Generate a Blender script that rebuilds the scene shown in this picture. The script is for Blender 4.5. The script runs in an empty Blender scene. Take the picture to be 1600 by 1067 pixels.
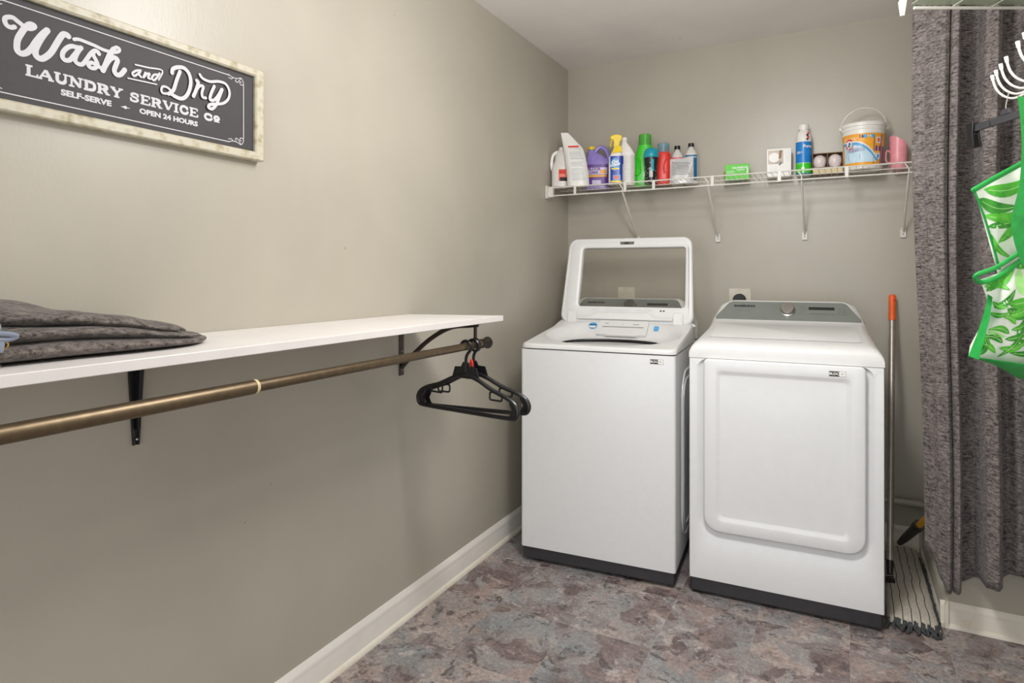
import bpy, bmesh, math, random
from mathutils import Vector, Matrix, noise
random.seed(7)
PI = math.pi; R = math.radians
sc = bpy.context.scene
COL = sc.collection
# ------------------------------------------------------------------ camera, world, lights, exposure
YAW = 27.97
cam_d = bpy.data.cameras.new('camera'); cam = bpy.data.objects.new('camera', cam_d); COL.objects.link(cam)
cam.location = (0, 0, 1.29); cam.rotation_euler = (R(90), 0, R(YAW))
cam_d.sensor_width = 36; cam_d.lens = 36 * 970 / 1600; cam_d.shift_y = -103.5 / 1600
cam_d.clip_start = .02; cam_d.clip_end = 50
sc.camera = cam
w = bpy.data.worlds.new('world'); sc.world = w; w.use_nodes = True
w.node_tree.nodes['Background'].inputs[0].default_value = (.93, .96, 1, 1)
w.node_tree.nodes['Background'].inputs[1].default_value = 1.10
ld = bpy.data.lights.new('ceiling_lamp_light', 'AREA'); ld.shape = 'DISK'; ld.size = .30; ld.energy = 5; ld.color = (1, .99, .985)
lo = bpy.data.objects.new('ceiling_lamp_light', ld); COL.objects.link(lo); lo.location = (-.34, 1.47, 2.44)
lp = bpy.data.lights.new('ceiling_lamp_glow', 'POINT'); lp.shadow_soft_size = .12; lp.energy = 17.5; lp.color = (1, .99, .985)
lq = bpy.data.objects.new('ceiling_lamp_glow', lp); COL.objects.link(lq); lq.location = (-.28, 1.50, 2.12)
sc.view_settings.view_transform = 'Standard'; sc.view_settings.look = 'None'
sc.view_settings.gamma = 1; sc.view_settings.use_curve_mapping = False
sc.view_settings.exposure = 1.04

# ------------------------------------------------------------------ materials
def lin(c):
    c = c / 255.
    return c / 12.92 if c <= .04045 else ((c + .055) / 1.055) ** 2.4
def rgb(*c): return (lin(c[0]), lin(c[1]), lin(c[2]), 1)
class NT:
    def __init__(s, name):
        s.m = bpy.data.materials.new(name); s.m.use_nodes = True
        s.t = s.m.node_tree; s.b = s.t.nodes['Principled BSDF']
    def n(s, typ, **kw):
        nd = s.t.nodes.new(typ)
        for k, v in kw.items():
            if k.startswith('i_'):
                key = k[2:]; key = int(key) if key.isdigit() else key.replace('_', ' ')
                if hasattr(v, 'links'): s.t.links.new(v, nd.inputs[key])
                else: nd.inputs[key].default_value = v
            else: setattr(nd, k, v)
        return nd
    def l(s, a, b): s.t.links.new(a, b)
    def set(s, key, v):
        if hasattr(v, 'links'): s.l(v, s.b.inputs[key])
        else: s.b.inputs[key].default_value = v
    def obj(s): return s.n('ShaderNodeTexCoord').outputs['Object']
    def mp(s, scale=(1,1,1), rot=(0,0,0), loc=(0,0,0), src=None):
        m = s.n('ShaderNodeMapping'); m.inputs['Scale'].default_value = scale; m.inputs['Rotation'].default_value = rot; m.inputs['Location'].default_value = loc
        s.l(src or s.obj(), m.inputs['Vector']); return m.outputs[0]
    def noise(s, vec, scale, detail=4, rough=.5, dist=0):
        n = s.n('ShaderNodeTexNoise'); s.l(vec, n.inputs['Vector'])
        n.inputs['Scale'].default_value = scale; n.inputs['Detail'].default_value = detail
        n.inputs['Roughness'].default_value = rough; n.inputs['Distortion'].default_value = dist
        return n.outputs['Fac']
    def ramp(s, fac, stops, mode='LINEAR'):
        r = s.n('ShaderNodeValToRGB'); s.l(fac, r.inputs[0]); cr = r.color_ramp; cr.interpolation = mode
        while len(cr.elements) < len(stops): cr.elements.new(.5)
        for e, (p, c) in zip(cr.elements, stops):
            e.position = p; e.color = c if len(c) == 4 else (*c, 1)
        return r.outputs[0]
    def mix(s, fac, a, b, mode='MIX'):
        m = s.n('ShaderNodeMix', data_type='RGBA', blend_type=mode)
        for k, v in ((0, fac), (6, a), (7, b)):
            if hasattr(v, 'links'): s.l(v, m.inputs[k])
            else: m.inputs[k].default_value = v
        return m.outputs[2]
    def math(s, op, a, b=0.):
        m = s.n('ShaderNodeMath', operation=op)
        for k, v in ((0, a), (1, b)):
            if hasattr(v, 'links'): s.l(v, m.inputs[k])
            else: m.inputs[k].default_value = v
        return m.outputs[0]
    def bump(s, h, strength=.3, dist=.002):
        b = s.n('ShaderNodeBump'); b.inputs['Strength'].default_value = strength; b.inputs['Distance'].default_value = dist
        s.l(h, b.inputs['Height']); s.l(b.outputs[0], s.b.inputs['Normal'])
def plain(name, c, rough=.45, metal=0., var=.04, scale=30, trans=0., alpha=1., spec=None, bump=0, bscale=200, coat=0):
    t = NT(name); f = t.noise(t.obj(), scale, 3)
    a = rgb(*[max(0, k * (1 - var)) for k in c]); b = rgb(*[min(255, k * (1 + var)) for k in c])
    t.set('Base Color', t.ramp(f, [(.3, a), (.7, b)]))
    t.set('Roughness', rough); t.set('Metallic', metal)
    if trans: t.set('Transmission Weight', trans); t.set('IOR', 1.45)
    if spec is not None: t.set('Specular IOR Level', spec)
    if coat: t.set('Coat Weight', coat); t.set('Coat Roughness', .08)
    if bump: t.bump(t.noise(t.obj(), bscale, 2), bump, .001)
    return t.m
def wall_paint(name, base, rough=.42):
    t = NT(name); o = t.obj()
    f = t.noise(o, 1.3, 4, .6, .4); g = t.noise(t.mp((1, 1, .35)), 5, 5, .6)
    c = t.ramp(f, [(.3, rgb(*[k * .965 for k in base])), (.7, rgb(*[min(255, k * 1.025) for k in base]))])
    c = t.mix(t.ramp(g, [(.45, (0, 0, 0)), (.75, (.22, .22, .22))]), c, rgb(base[0] + 8, base[1] + 6, base[2] + 2))
    v = t.n('ShaderNodeTexVoronoi'); t.l(o, v.inputs['Vector']); v.inputs['Scale'].default_value = 4.1
    t.set('Base Color', t.mix(t.ramp(v.outputs['Distance'], [(.014, (.5, .5, .5)), (.022, (0, 0, 0))]), c, rgb(118, 106, 88)))
    t.set('Roughness', rough); t.set('Specular IOR Level', .6)
    a = t.noise(t.mp((160, 160, 60)), 1, 3, .6); b = t.noise(t.mp((14, 14, 3)), 1, 3)
    t.bump(t.math('ADD', t.math('MULTIPLY', a, .5), b), .22, .0022)
    return t.m
WALL = (177, 171, 157)
M = {}
M['wall'] = wall_paint('greige_wall_paint', WALL, .34)
M['ceil'] = wall_paint('ceiling_paint', (236, 230, 226), .7)
def floor_mat():
    t = NT('stone_look_vinyl'); geo = t.n('ShaderNodeNewGeometry').outputs['Position']
    sep = t.n('ShaderNodeSeparateXYZ'); t.l(geo, sep.inputs[0])
    tx = t.math('DIVIDE', t.math('ADD', sep.outputs[0], .581), .303); ty = t.math('DIVIDE', t.math('ADD', sep.outputs[1], -2.12), .365)
    ix = t.math('FLOOR', tx); iy = t.math('FLOOR', ty)
    cmb = t.n('ShaderNodeCombineXYZ'); t.l(ix, cmb.inputs[0]); t.l(iy, cmb.inputs[1])
    wn = t.n('ShaderNodeTexWhiteNoise'); t.l(cmb.outputs[0], wn.inputs['Vector'])
    sc_ = t.n('ShaderNodeVectorMath', operation='SCALE'); t.l(wn.outputs['Color'], sc_.inputs[0]); sc_.inputs['Scale'].default_value = 7
    ad = t.n('ShaderNodeVectorMath', operation='ADD'); t.l(geo, ad.inputs[0]); t.l(sc_.outputs[0], ad.inputs[1]); v = ad.outputs[0]
    dn = t.n('ShaderNodeTexNoise'); t.l(v, dn.inputs['Vector']); dn.inputs['Scale'].default_value = 6; dn.inputs['Detail'].default_value = 6
    d2 = t.n('ShaderNodeVectorMath', operation='SCALE'); t.l(dn.outputs['Color'], d2.inputs[0]); d2.inputs['Scale'].default_value = .28
    v2n = t.n('ShaderNodeVectorMath', operation='ADD'); t.l(v, v2n.inputs[0]); t.l(d2.outputs[0], v2n.inputs[1]); v2 = v2n.outputs[0]
    # flaky slate layers: voronoi cells on the distorted coordinates give each patch its own tone
    vo = t.n('ShaderNodeTexVoronoi'); t.l(v2, vo.inputs['Vector']); vo.inputs['Scale'].default_value = 9
    cs = t.n('ShaderNodeSeparateColor'); t.l(vo.outputs['Color'], cs.inputs[0])
    f = t.math('ADD', t.math('MULTIPLY', cs.outputs[0], .30), t.math('MULTIPLY', t.noise(v2, 8, 12, .74), .74))
    c = t.ramp(f, [(.18, rgb(84, 74, 74)), (.36, rgb(112, 97, 95)), (.47, rgb(135, 122, 119)), (.56, rgb(146, 143, 142)), (.66, rgb(163, 150, 143)), (.85, rgb(188, 180, 173))])
    teal = t.ramp(t.noise(v, 3.6, 4, .55), [(.52, (0, 0, 0)), (.64, (.65, .65, .65))])
    c = t.mix(teal, c, rgb(138, 144, 145))
    pink = t.ramp(t.noise(v, 5.2, 6, .6, .6), [(.56, (0, 0, 0)), (.62, (.6, .6, .6))])
    c = t.mix(pink, c, rgb(158, 136, 128))
    dk = t.ramp(t.noise(v2, 13, 12, .75), [(.40, (.8, .8, .8)), (.46, (0, 0, 0))])
    c = t.mix(dk, c, rgb(76, 66, 67))
    lt = t.ramp(t.noise(v2, 10, 12, .72), [(.56, (0, 0, 0)), (.62, (.65, .65, .65))])
    c = t.mix(lt, c, rgb(186, 177, 172))
    sp = t.noise(geo, 70, 10, .85); c = t.mix(.6, c, t.ramp(sp, [(.36, (.16, .14, .14)), (.5, (.5, .5, .5)), (.64, (.92, .90, .89))]), 'OVERLAY')
    def edge(q, wd):
        fr = t.math('FRACT', q); m = t.math('MINIMUM', fr, t.math('SUBTRACT', 1., fr))
        return t.math('LESS_THAN', m, wd)
    e = t.math('MAXIMUM', edge(tx, .0045), edge(ty, .0038))
    c = t.mix(t.math('MULTIPLY', e, .38), c, rgb(176, 165, 158))
    t.set('Base Color', c); t.set('Roughness', t.math('ADD', .34, t.math('MULTIPLY', sp, .2))); t.set('Specular IOR Level', .4)
    t.bump(t.math('SUBTRACT', f, t.math('MULTIPLY', e, .8)), .18, .002)
    return t.m
M['floor'] = floor_mat()
M['white'] = plain('white_enamel', (226, 227, 226), .28, var=.006, coat=.25)
M['whitep'] = plain('white_appliance_plastic', (224, 224, 222), .35, var=.006)
M['bluegrey'] = plain('cool_grey_print', (205, 209, 210), .35, var=.01)  # pale cool grey ink for the small print on lid, pouch and bulb box
M['base'] = plain('dark_plastic_kick', (52, 51, 54), .5, var=.05)
M['black'] = plain('black_plastic', (22, 22, 23), .32, var=.1)
M['blackm'] = plain('black_painted_metal', (24, 24, 26), .35, var=.1)
M['dark'] = plain('dark_recess', (26, 26, 30), .45, var=.1)
M['console'] = plain('grey_green_console_film', (122, 127, 121), .22, var=.015, coat=.3)
M['display'] = plain('dark_display', (40, 42, 40), .2)
M['legend'] = plain('faint_legend_ink', (96, 102, 97), .5)
M['ink'] = plain('dark_ink', (38, 38, 40), .5)
M['chrome'] = plain('brushed_chrome', (178, 174, 168), .25, .9)
M['steel'] = plain('grey_pole_metal', (168, 160, 152), .38, .6)
M['bronze'] = plain('brushed_bronze', (116, 101, 80), .42, .85, var=.06, scale=60)
M['brown'] = plain('dark_bronze_metal', (66, 58, 52), .38, .7)
M['wire'] = plain('white_coated_wire', (220, 217, 208), .35, var=.01)
M['cream'] = plain('yellowed_end_cap', (214, 196, 150), .5)
M['shelfw'] = plain('white_melamine', (226, 222, 218), .38, var=.012, scale=8)
M['ceramic'] = plain('white_gloss_trim', (214, 207, 196), .35, var=.02)
M['red'] = plain('red_plastic', (226, 52, 40), .35)
M['orange'] = plain('orange_plastic', (238, 100, 34), .4)
M['yellow'] = plain('yellow_plastic', (240, 208, 24), .35)
M['yellowp'] = plain('amber_yellow_pole', (222, 160, 28), .35)
M['green'] = plain('green_detergent_plastic', (60, 206, 36), .3, coat=.3)
M['purple'] = plain('violet_plastic', (150, 132, 206), .32, var=.05)
M['purplel'] = plain('deep_violet_label', (104, 66, 150), .4)
M['lilac'] = plain('pale_lilac_print', (216, 206, 232), .45)
M['blue'] = plain('royal_blue_print', (30, 62, 160), .3)
M['sky'] = plain('sky_blue_print', (96, 168, 222), .35)
M['blue2'] = plain('bright_blue_sleeve', (28, 128, 206), .35)
M['teal'] = plain('teal_plastic', (22, 152, 172), .3)
M['tealb'] = plain('petrol_blue_label', (18, 104, 150), .4)
M['pink'] = plain('pink_plastic', (244, 162, 172), .35)
M['pinkl'] = plain('rose_label', (232, 96, 112), .4)
M['paleblue'] = plain('pale_blue_print', (198, 226, 240), .4)
M['orangel'] = plain('amber_label', (246, 170, 44), .4)
M['lime'] = plain('lime_green_box', (84, 204, 38), .45)
M['purew'] = plain('bright_white_plastic', (236, 234, 228), .35, var=.01)
M['greyt'] = plain('grey_print', (150, 150, 150), .5)
M['milky'] = plain('milky_plastic', (214, 210, 204), .35, var=.02)
M['salmon'] = plain('salmon_label', (232, 120, 104), .45)
M['card'] = plain('cardboard', (150, 120, 92), .7)
M['bulb'] = plain('frosted_bulb_glass', (226, 214, 212), .25)
M['photo'] = plain('beige_photo_print', (196, 180, 166), .4, var=.12, scale=18)
M['outlet'] = plain('ivory_wall_plate', (212, 206, 190), .4)
M['foil'] = plain('grey_foil_pouch', (212, 212, 212), .3, .2, var=.05)
M['gold'] = plain('brass_grommet', (196, 160, 84), .3, .9)
M['cord'] = plain('blue_grey_drawstring', (128, 136, 152), .8)
M['clasp'] = plain('dark_gasket_gap', (74, 78, 78), .5)
M['sage'] = plain('pale_sage_liner', (190, 196, 176), .25, var=.02)
def clear(name, c, al, rough=.05):
    t = NT(name); tr = t.n('ShaderNodeBsdfTransparent'); gl = t.n('ShaderNodeBsdfGlossy'); gl.inputs['Roughness'].default_value = rough
    tr.inputs[0].default_value = c
    f = t.n('ShaderNodeFresnel'); f.inputs[0].default_value = 1.45
    mx = t.n('ShaderNodeMixShader'); t.l(t.math('ADD', f.outputs[0], al), mx.inputs[0]); t.l(tr.outputs[0], mx.inputs[1]); t.l(gl.outputs[0], mx.inputs[2])
    t.l(mx.outputs[0], t.t.nodes['Material Output'].inputs[0]); return t.m
M['glass'] = clear('lid_window_glass', (.95, .945, .93, 1), .0)
def milk(name, tc, dc, fac):
    t = NT(name); tr = t.n('ShaderNodeBsdfTransparent'); tr.inputs[0].default_value = tc
    t.set('Base Color', rgb(*dc)); t.set('Roughness', .2)
    mx = t.n('ShaderNodeMixShader'); mx.inputs[0].default_value = fac; t.l(tr.outputs[0], mx.inputs[1]); t.l(t.b.outputs[0], mx.inputs[2])
    t.l(mx.outputs[0], t.t.nodes['Material Output'].inputs[0]); return t.m
M['clearg'] = milk('clear_green_cap', (.5, .95, .4, 1), (120, 200, 100), .45)
M['clearb'] = milk('clear_blue_cap', (.75, .9, .95, 1), (150, 180, 192), .4)
M['bpclear'] = milk('translucent_liner', (.9, .95, .85, 1), (196, 206, 184), .55)
def frame_mat():
    t = NT('galvanised_wash_frame'); o = t.obj()
    v = t.n('ShaderNodeTexVoronoi'); t.l(o, v.inputs['Vector']); v.inputs['Scale'].default_value = 55
    f = t.math('ADD', t.math('MULTIPLY', v.outputs['Distance'], .6), t.noise(o, 30, 5, .6))
    t.set('Base Color', t.ramp(f, [(.35, rgb(140, 129, 100)), (.6, rgb(172, 162, 132)), (.85, rgb(194, 188, 168))])); t.set('Roughness', .45)
    return t.m
M['frame'] = frame_mat()
M['sign'] = plain('charcoal_sign_face', (58, 55, 56), .62, var=.03, scale=90)
M['letter'] = plain('sign_white_lettering', (206, 204, 207), .55, var=.01)
def trim_mat():
    t = NT('cream_trim_paint'); o = t.obj()
    f = t.noise(o, 9, 6, .7)
    c = t.mix(t.ramp(f, [(.56, (0, 0, 0)), (.72, (.75, .75, .75))]), rgb(226, 219, 204), rgb(200, 166, 116))
    s = t.noise(t.mp((40, 40, 40)), 1, 5, .7)
    c = t.mix(t.ramp(s, [(.70, (0, 0, 0)), (.73, (.8, .8, .8))]), c, rgb(96, 74, 56))
    t.set('Base Color', c); t.set('Roughness', .42); return t.m
M['trim'] = trim_mat()
M['trimw'] = plain('white_trim_paint', (230, 226, 218), .38, var=.02, scale=6)
def heather(name, dark, lite, sc_=(60, 60, 420), bump=.5, warp=None):
    t = NT(name); a = t.noise(t.mp(sc_), 1, 5, .75); b = t.noise(t.mp((sc_[0]*3, sc_[1]*3, sc_[2]*.5)), 1, 3, .6); c0 = t.noise(t.obj(), 14, 3)
    f = t.math('ADD', t.math('MULTIPLY', a, .6), t.math('ADD', t.math('MULTIPLY', b, .3), t.math('MULTIPLY', c0, .1)))
    t.set('Base Color', t.ramp(f, [(.40, rgb(*dark)), (.60, rgb(*lite))])); t.set('Roughness', .85); t.set('Specular IOR Level', .2)
    t.set('Sheen Weight', .15); t.bump(f, bump, .002); return t.m
M['curtain'] = heather('heathered_grey_curtain', (50, 44, 43), (150, 141, 137), (34, 34, 250), .7)
M['pants'] = heather('acid_washed_charcoal_denim', (40, 37, 36), (128, 119, 112), (120, 46, 120), .5)
M['pants2'] = heather('acid_washed_charcoal_denim_inside', (52, 46, 44), (128, 118, 112), (90, 60, 90), .35)
def mop_mat():
    t = NT('cream_terry_with_stripes'); o = t.obj(); s = t.n('ShaderNodeSeparateXYZ'); t.l(o, s.inputs[0])
    wv = t.math('ADD', s.outputs[0], t.math('MULTIPLY', t.math('SUBTRACT', t.noise(t.mp((3, 9, 3)), 1, 2), .5), .02))
    fr = t.math('FRACT', t.math('DIVIDE', t.math('ADD', wv, 1.), .0275))
    st = t.math('LESS_THAN', fr, .10)
    f = t.noise(o, 260, 3, .7)
    c = t.ramp(f, [(.3, rgb(176, 168, 152)), (.7, rgb(226, 219, 204))])
    t.set('Base Color', t.mix(st, c, rgb(42, 42, 46))); t.set('Roughness', .95); t.bump(t.math('SUBTRACT', f, t.math('MULTIPLY', st, .6)), .8, .004); return t.m
M['mop'] = mop_mat()
M['fringe'] = plain('dark_grey_yarn', (72, 74, 76), .95, var=.2, scale=120, bump=.5, bscale=500)
def bag_mat(name, c, b):
    t = NT(name); f = t.noise(t.obj(), 40, 3); t.set('Base Color', t.ramp(f, [(.3, rgb(*c)), (.7, rgb(*b))])); t.set('Roughness', .6)
    v = t.n('ShaderNodeTexVoronoi'); t.l(t.obj(), v.inputs['Vector']); v.inputs['Scale'].default_value = 420; t.bump(v.outputs['Distance'], .25, .001); return t.m
M['bagw'] = bag_mat('off_white_bag_fabric', (214, 222, 206), (226, 232, 218))
M['bagg'] = bag_mat('green_webbing', (14, 140, 52), (24, 158, 64))
M['leafa'] = bag_mat('leaf_green_print', (52, 150, 36), (96, 200, 50))
M['leafb'] = bag_mat('deep_leaf_green_print', (30, 118, 30), (60, 160, 40))
M['leafc'] = bag_mat('pale_leaf_green_print', (140, 206, 110), (178, 224, 148))

# ------------------------------------------------------------------ mesh builder
class MB:
    def __init__(s): s.v = []; s.f = []; s.m = []
    def add(s, vs, fs, m=0):
        k = len(s.v); s.v += [tuple(p) for p in vs]
        for f in fs: s.f.append([i + k for i in f]); s.m.append(m)
        return s
    def box(s, x0, x1, y0, y1, z0, z1, m=0):
        v = [(x, y, z) for z in (z0, z1) for y in (y0, y1) for x in (x0, x1)]
        return s.add(v, [(0, 2, 3, 1), (4, 5, 7, 6), (0, 1, 5, 4), (2, 6, 7, 3), (0, 4, 6, 2), (1, 3, 7, 5)], m)
    def loft(s, rings, m=0, c0=True, c1=True, closed=True):
        k = len(rings[0]); v = [p for r in rings for p in r]; f = []
        for i in range(len(rings) - 1):
            for j in range(k if closed else k - 1):
                a = i * k + j; b = i * k + (j + 1) % k; f.append((a, b, b + k, a + k))
        if c0: f.append(tuple(range(k))[::-1])
        if c1: f.append(tuple((len(rings) - 1) * k + j for j in range(k)))
        return s.add(v, f, m)
    def tube(s, pts, r, n=8, m=0, closed=False, flat=None, caps=True):
        P = [Vector(p) for p in pts]; N = len(P); rings = []; up = None
        rr = r if isinstance(r, (list, tuple)) else [r] * N
        for i in range(N):
            a = P[(i - 1) % N] if (closed or i) else P[0]; b = P[(i + 1) % N] if (closed or i < N - 1) else P[-1]
            d = (b - a)
            d = d.normalized() if d.length > 1e-9 else Vector((0, 0, 1))
            if up is None: up = d.orthogonal().normalized() if flat is None else Vector(flat[0])
            if flat is None: up = (up - d * up.dot(d)).normalized(); e = d.cross(up); k1 = k2 = 1
            else: up = Vector(flat[0]); e = d.cross(up).normalized(); k1, k2 = flat[1], 1
            rings.append([P[i] + up * (rr[i] * k1 * math.cos(2 * PI * j / n)) + e * (rr[i] * k2 * math.sin(2 * PI * j / n)) for j in range(n)])
        if closed: rings.append(rings[0]); return s.loft(rings, m, False, False)
        return s.loft(rings, m, caps, caps)
    def cyl(s, p0, p1, r0, r1=None, n=20, m=0): return s.tube([p0, p1], [r0, r0 if r1 is None else r1], n, m)
    def lathe(s, prof, c=(0, 0, 0), n=28, m=0, c0=True, c1=True, sx=1, sy=1):
        return s.loft([[(c[0] + r * sx * math.cos(2 * PI * j / n), c[1] + r * sy * math.sin(2 * PI * j / n), c[2] + z) for j in range(n)] for r, z in prof], m, c0, c1)
    def sphere(s, c, r, n=14, m=0, sz=1):
        return s.lathe([(max(1e-4, r * math.sin(PI * i / 8)), -r * sz * math.cos(PI * i / 8)) for i in range(9)], c, n, m)
    def prism(s, pts, fn, d0, d1, m=0):      # fn(u, w, depth) -> xyz
        n = len(pts); v = [fn(u, w_, d0) for u, w_ in pts] + [fn(u, w_, d1) for u, w_ in pts]
        f = [tuple(range(n))[::-1], tuple(range(n, 2 * n))] + [(i, (i + 1) % n, (i + 1) % n + n, i + n) for i in range(n)]
        return s.add(v, f, m)
    def ribbon(s, pts, wd, fn, m=0, smooth=3, taper=True, d=(.0, .0006)):   # stroke drawn on surface fn(u, w, depth)
        P = crom(pts, smooth); W = wd if isinstance(wd, (list, tuple)) else None
        n = len(P); L = []; Rr = []
        for i, p in enumerate(P):
            a = P[max(0, i - 1)]; b = P[min(n - 1, i + 1)]; dx, dy = b[0] - a[0], b[1] - a[1]; q = math.hypot(dx, dy) or 1
            t = i / (n - 1); wl = (W[0] * (1 - t) + W[1] * t) if W else wd
            h = wl / 2
            L.append((p[0] - dy / q * h, p[1] + dx / q * h)); Rr.append((p[0] + dy / q * h, p[1] - dx / q * h))
        for (S_, sg) in ((L, 1), (Rr, -1)): pass
        base = len(s.v)
        for dd in d:
            s.v += [tuple(fn(q[0], q[1], dd + i * 3e-6)) for i, q in enumerate(L)] + [tuple(fn(q[0], q[1], dd + i * 3e-6)) for i, q in enumerate(Rr)]
        for i in range(n - 1):
            t = base + 2 * n; s.f.append([t + i, t + i + 1, t + n + i + 1, t + n + i]); s.m.append(m)
        if taper:                                     # round ends
            for idx in (0, n - 1):
                c = P[idx]; h = (math.hypot(L[idx][0] - Rr[idx][0], L[idx][1] - Rr[idx][1])) / 2
                k = len(s.v); s.v += [tuple(fn(c[0] + h * math.cos(2 * PI * j / 12), c[1] + h * math.sin(2 * PI * j / 12), d[1] + idx * 3e-6 + (.00001 if idx else -.00001))) for j in range(12)]
                s.f.append(list(range(k, k + 12))); s.m.append(m)
        return s
    def text(s, body, size, fn, m=0, depth=.0005, bold=0., align='CENTER', sx=1., shear=0.):
        c = bpy.data.curves.new('t', 'FONT'); c.body = body; c.size = size; c.align_x = align; c.align_y = 'CENTER'; c.offset = bold; c.shear = shear
        c.resolution_u = 3
        o = bpy.data.objects.new('t', c); COL.objects.link(o)
        dg = bpy.context.evaluated_depsgraph_get(); dg.update()
        me = o.evaluated_get(dg).to_mesh()
        s.add([fn(v.co.x * sx, v.co.y, depth) for v in me.vertices], [list(p.vertices) for p in me.polygons], m)
        o.evaluated_get(dg).to_mesh_clear(); bpy.data.objects.remove(o); bpy.data.curves.remove(c)
        return s
    def xf(s, mat): s.v = [tuple(mat @ Vector(p)) for p in s.v]; return s
    def build(s, name, mats, parent=None, bevel=0, seg=2, ang=35, solid=0, sub=0, wn=True):
        me = bpy.data.meshes.new(name); me.from_pydata(s.v, [], s.f); me.validate()
        if not isinstance(mats, (list, tuple)): mats = [mats]
        for k in mats: me.materials.append(M[k])
        if len(me.polygons) == len(s.m): me.polygons.foreach_set('material_index', s.m)
        bm = bmesh.new(); bm.from_mesh(me); bmesh.ops.remove_doubles(bm, verts=bm.verts, dist=1e-6)
        bmesh.ops.recalc_face_normals(bm, faces=bm.faces) if solid == 0 and wn else None
        bm.to_mesh(me); bm.free()
        me.shade_smooth(); me.set_sharp_from_angle(angle=R(ang))
        o = bpy.data.objects.new(name, me); COL.objects.link(o)
        if parent is not None: o.parent = parent
        if solid: md = o.modifiers.new('solid', 'SOLIDIFY'); md.thickness = solid; md.offset = 0
        if sub: md = o.modifiers.new('sub', 'SUBSURF'); md.levels = sub; md.render_levels = sub
        if bevel:
            md = o.modifiers.new('bevel', 'BEVEL'); md.width = bevel; md.segments = seg; md.limit_method = 'ANGLE'; md.angle_limit = R(40)
            md.harden_normals = False
        return o
def crom(pts, k=4):
    if k <= 1 or len(pts) < 3: return list(pts)
    P = [Vector(p if len(p) == 3 else (p[0], p[1], 0)) for p in pts]; out = []
    for i in range(len(P) - 1):
        a = P[max(0, i - 1)]; b = P[i]; c = P[i + 1]; d = P[min(len(P) - 1, i + 2)]
        for j in range(k):
            t = j / k; out.append(.5 * ((2 * b) + (c - a) * t + (2 * a - 5 * b + 4 * c - d) * t * t + (3 * b - a - 3 * c + d) * t ** 3))
    out.append(P[-1])
    return [tuple(p) if len(pts[0]) == 3 else (p.x, p.y) for p in out]
def rrect(x0, x1, y0, y1, r, n=5):       # r: one radius or (bl, br, tr, tl)
    if not isinstance(r, (list, tuple)): r = (r,) * 4
    out = []
    for (cx, cy, rr, a0) in ((x0 + r[0], y0 + r[0], r[0], 180), (x1 - r[1], y0 + r[1], r[1], 270), (x1 - r[2], y1 - r[2], r[2], 0), (x0 + r[3], y1 - r[3], r[3], 90)):
        for i in range(n + 1):
            a = R(a0 + 90 * i / n); out.append((cx + rr * math.cos(a), cy + rr * math.sin(a)))
    return out
def interp(tab, x, smooth=True):
    if x <= tab[0][0]: return tab[0][1]
    for (a, b), (c, d) in zip(tab, tab[1:]):
        if x <= c:
            t = (x - a) / (c - a); t = t * t * (3 - 2 * t) if smooth else t
            return b + (d - b) * t
    return tab[-1][1]
def tag(o, label, cat, group=None):
    o['label'] = label; o['category'] = cat
    if group: o['group'] = group
    return o
def thing(name, label, cat, loc=(0, 0, 0), rotz=0, group=None):
    o = bpy.data.objects.new(name, None); COL.objects.link(o); o.location = loc; o.rotation_euler = (0, 0, rotz); o.empty_display_size = .05
    return tag(o, label, cat, group)
def struct(o): o['kind'] = 'structure'; return o
def lab(o, label): o['label'] = label; return o

# ------------------------------------------------------------------ room shell
WX, WY, ZC = -1.455, 3.46, 2.523      # left wall face, back wall face, ceiling
CX, CY = .345, 2.775                  # side and front face of the boxed-out closet wall
RX, RY = 1.15, -1.3
struct(MB().box(WX - .1, RX + .1, RY, WY + .1, -.06, 0).build('floor', 'floor'))
struct(MB().box(WX - .1, RX + .1, RY, WY + .1, ZC, ZC + .08).build('ceiling', 'ceil'))
struct(MB().box(WX - .1, WX, RY, WY + .1, 0, ZC).build('wall_left', 'wall'))
struct(MB().box(WX, CX, WY, WY + .1, 0, ZC).build('wall_back', 'wall'))
struct(MB().box(CX, RX, CY, WY + .1, 0, ZC).build('wall_closet', 'wall'))
struct(MB().box(RX, RX + .1, RY, CY + .3, 0, ZC).build('wall_right', 'wall'))
# baseboards: profile (thickness, height) swept along a line
PROF = [(0, 0), (.013, 0), (.013, .070), (.011, .078), (.0125, .084), (.009, .092), (.006, .100), (.003, .107), (0, .107)]
SHOE = [(.012, 0), (.024, 0), (.0235, .006), (.021, .012), (.017, .016), (.012, .018)]
def board(name, p0, p1, nrm, mats, h=1.):
    d = Vector((p1[0] - p0[0], p1[1] - p0[1], 0)); b = MB()
    for prof, mi in ((PROF, 0), (SHOE, 1)):
        b.loft([[(p[0] + nrm[0] * t, p[1] + nrm[1] * t, z * h) for t, z in prof] for p in (p0, p1)], mi)
    o = b.build(name, mats, ang=50); return struct(o)
board('baseboard_left', (WX, RY), (WX, WY - .0), (1, 0), ['trimw', 'trim'])
board('baseboard_back', (WX + .025, WY), (CX - .026, WY), (0, -1), ['trim', 'trim'])
board('baseboard_closet_side', (CX, WY - .001), (CX, CY - .024), (-1, 0), ['trim', 'trim'], .95)
board('baseboard_closet_front', (CX - .024, CY), (RX, CY), (0, -1), ['trim', 'trim'], .85)
struct(MB().tube([(-1.3, 3.432, .226), (CX - .002, 3.432, .226)], .017, 14).build('trim_1', 'wall'))   # painted pipe along the wall
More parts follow.
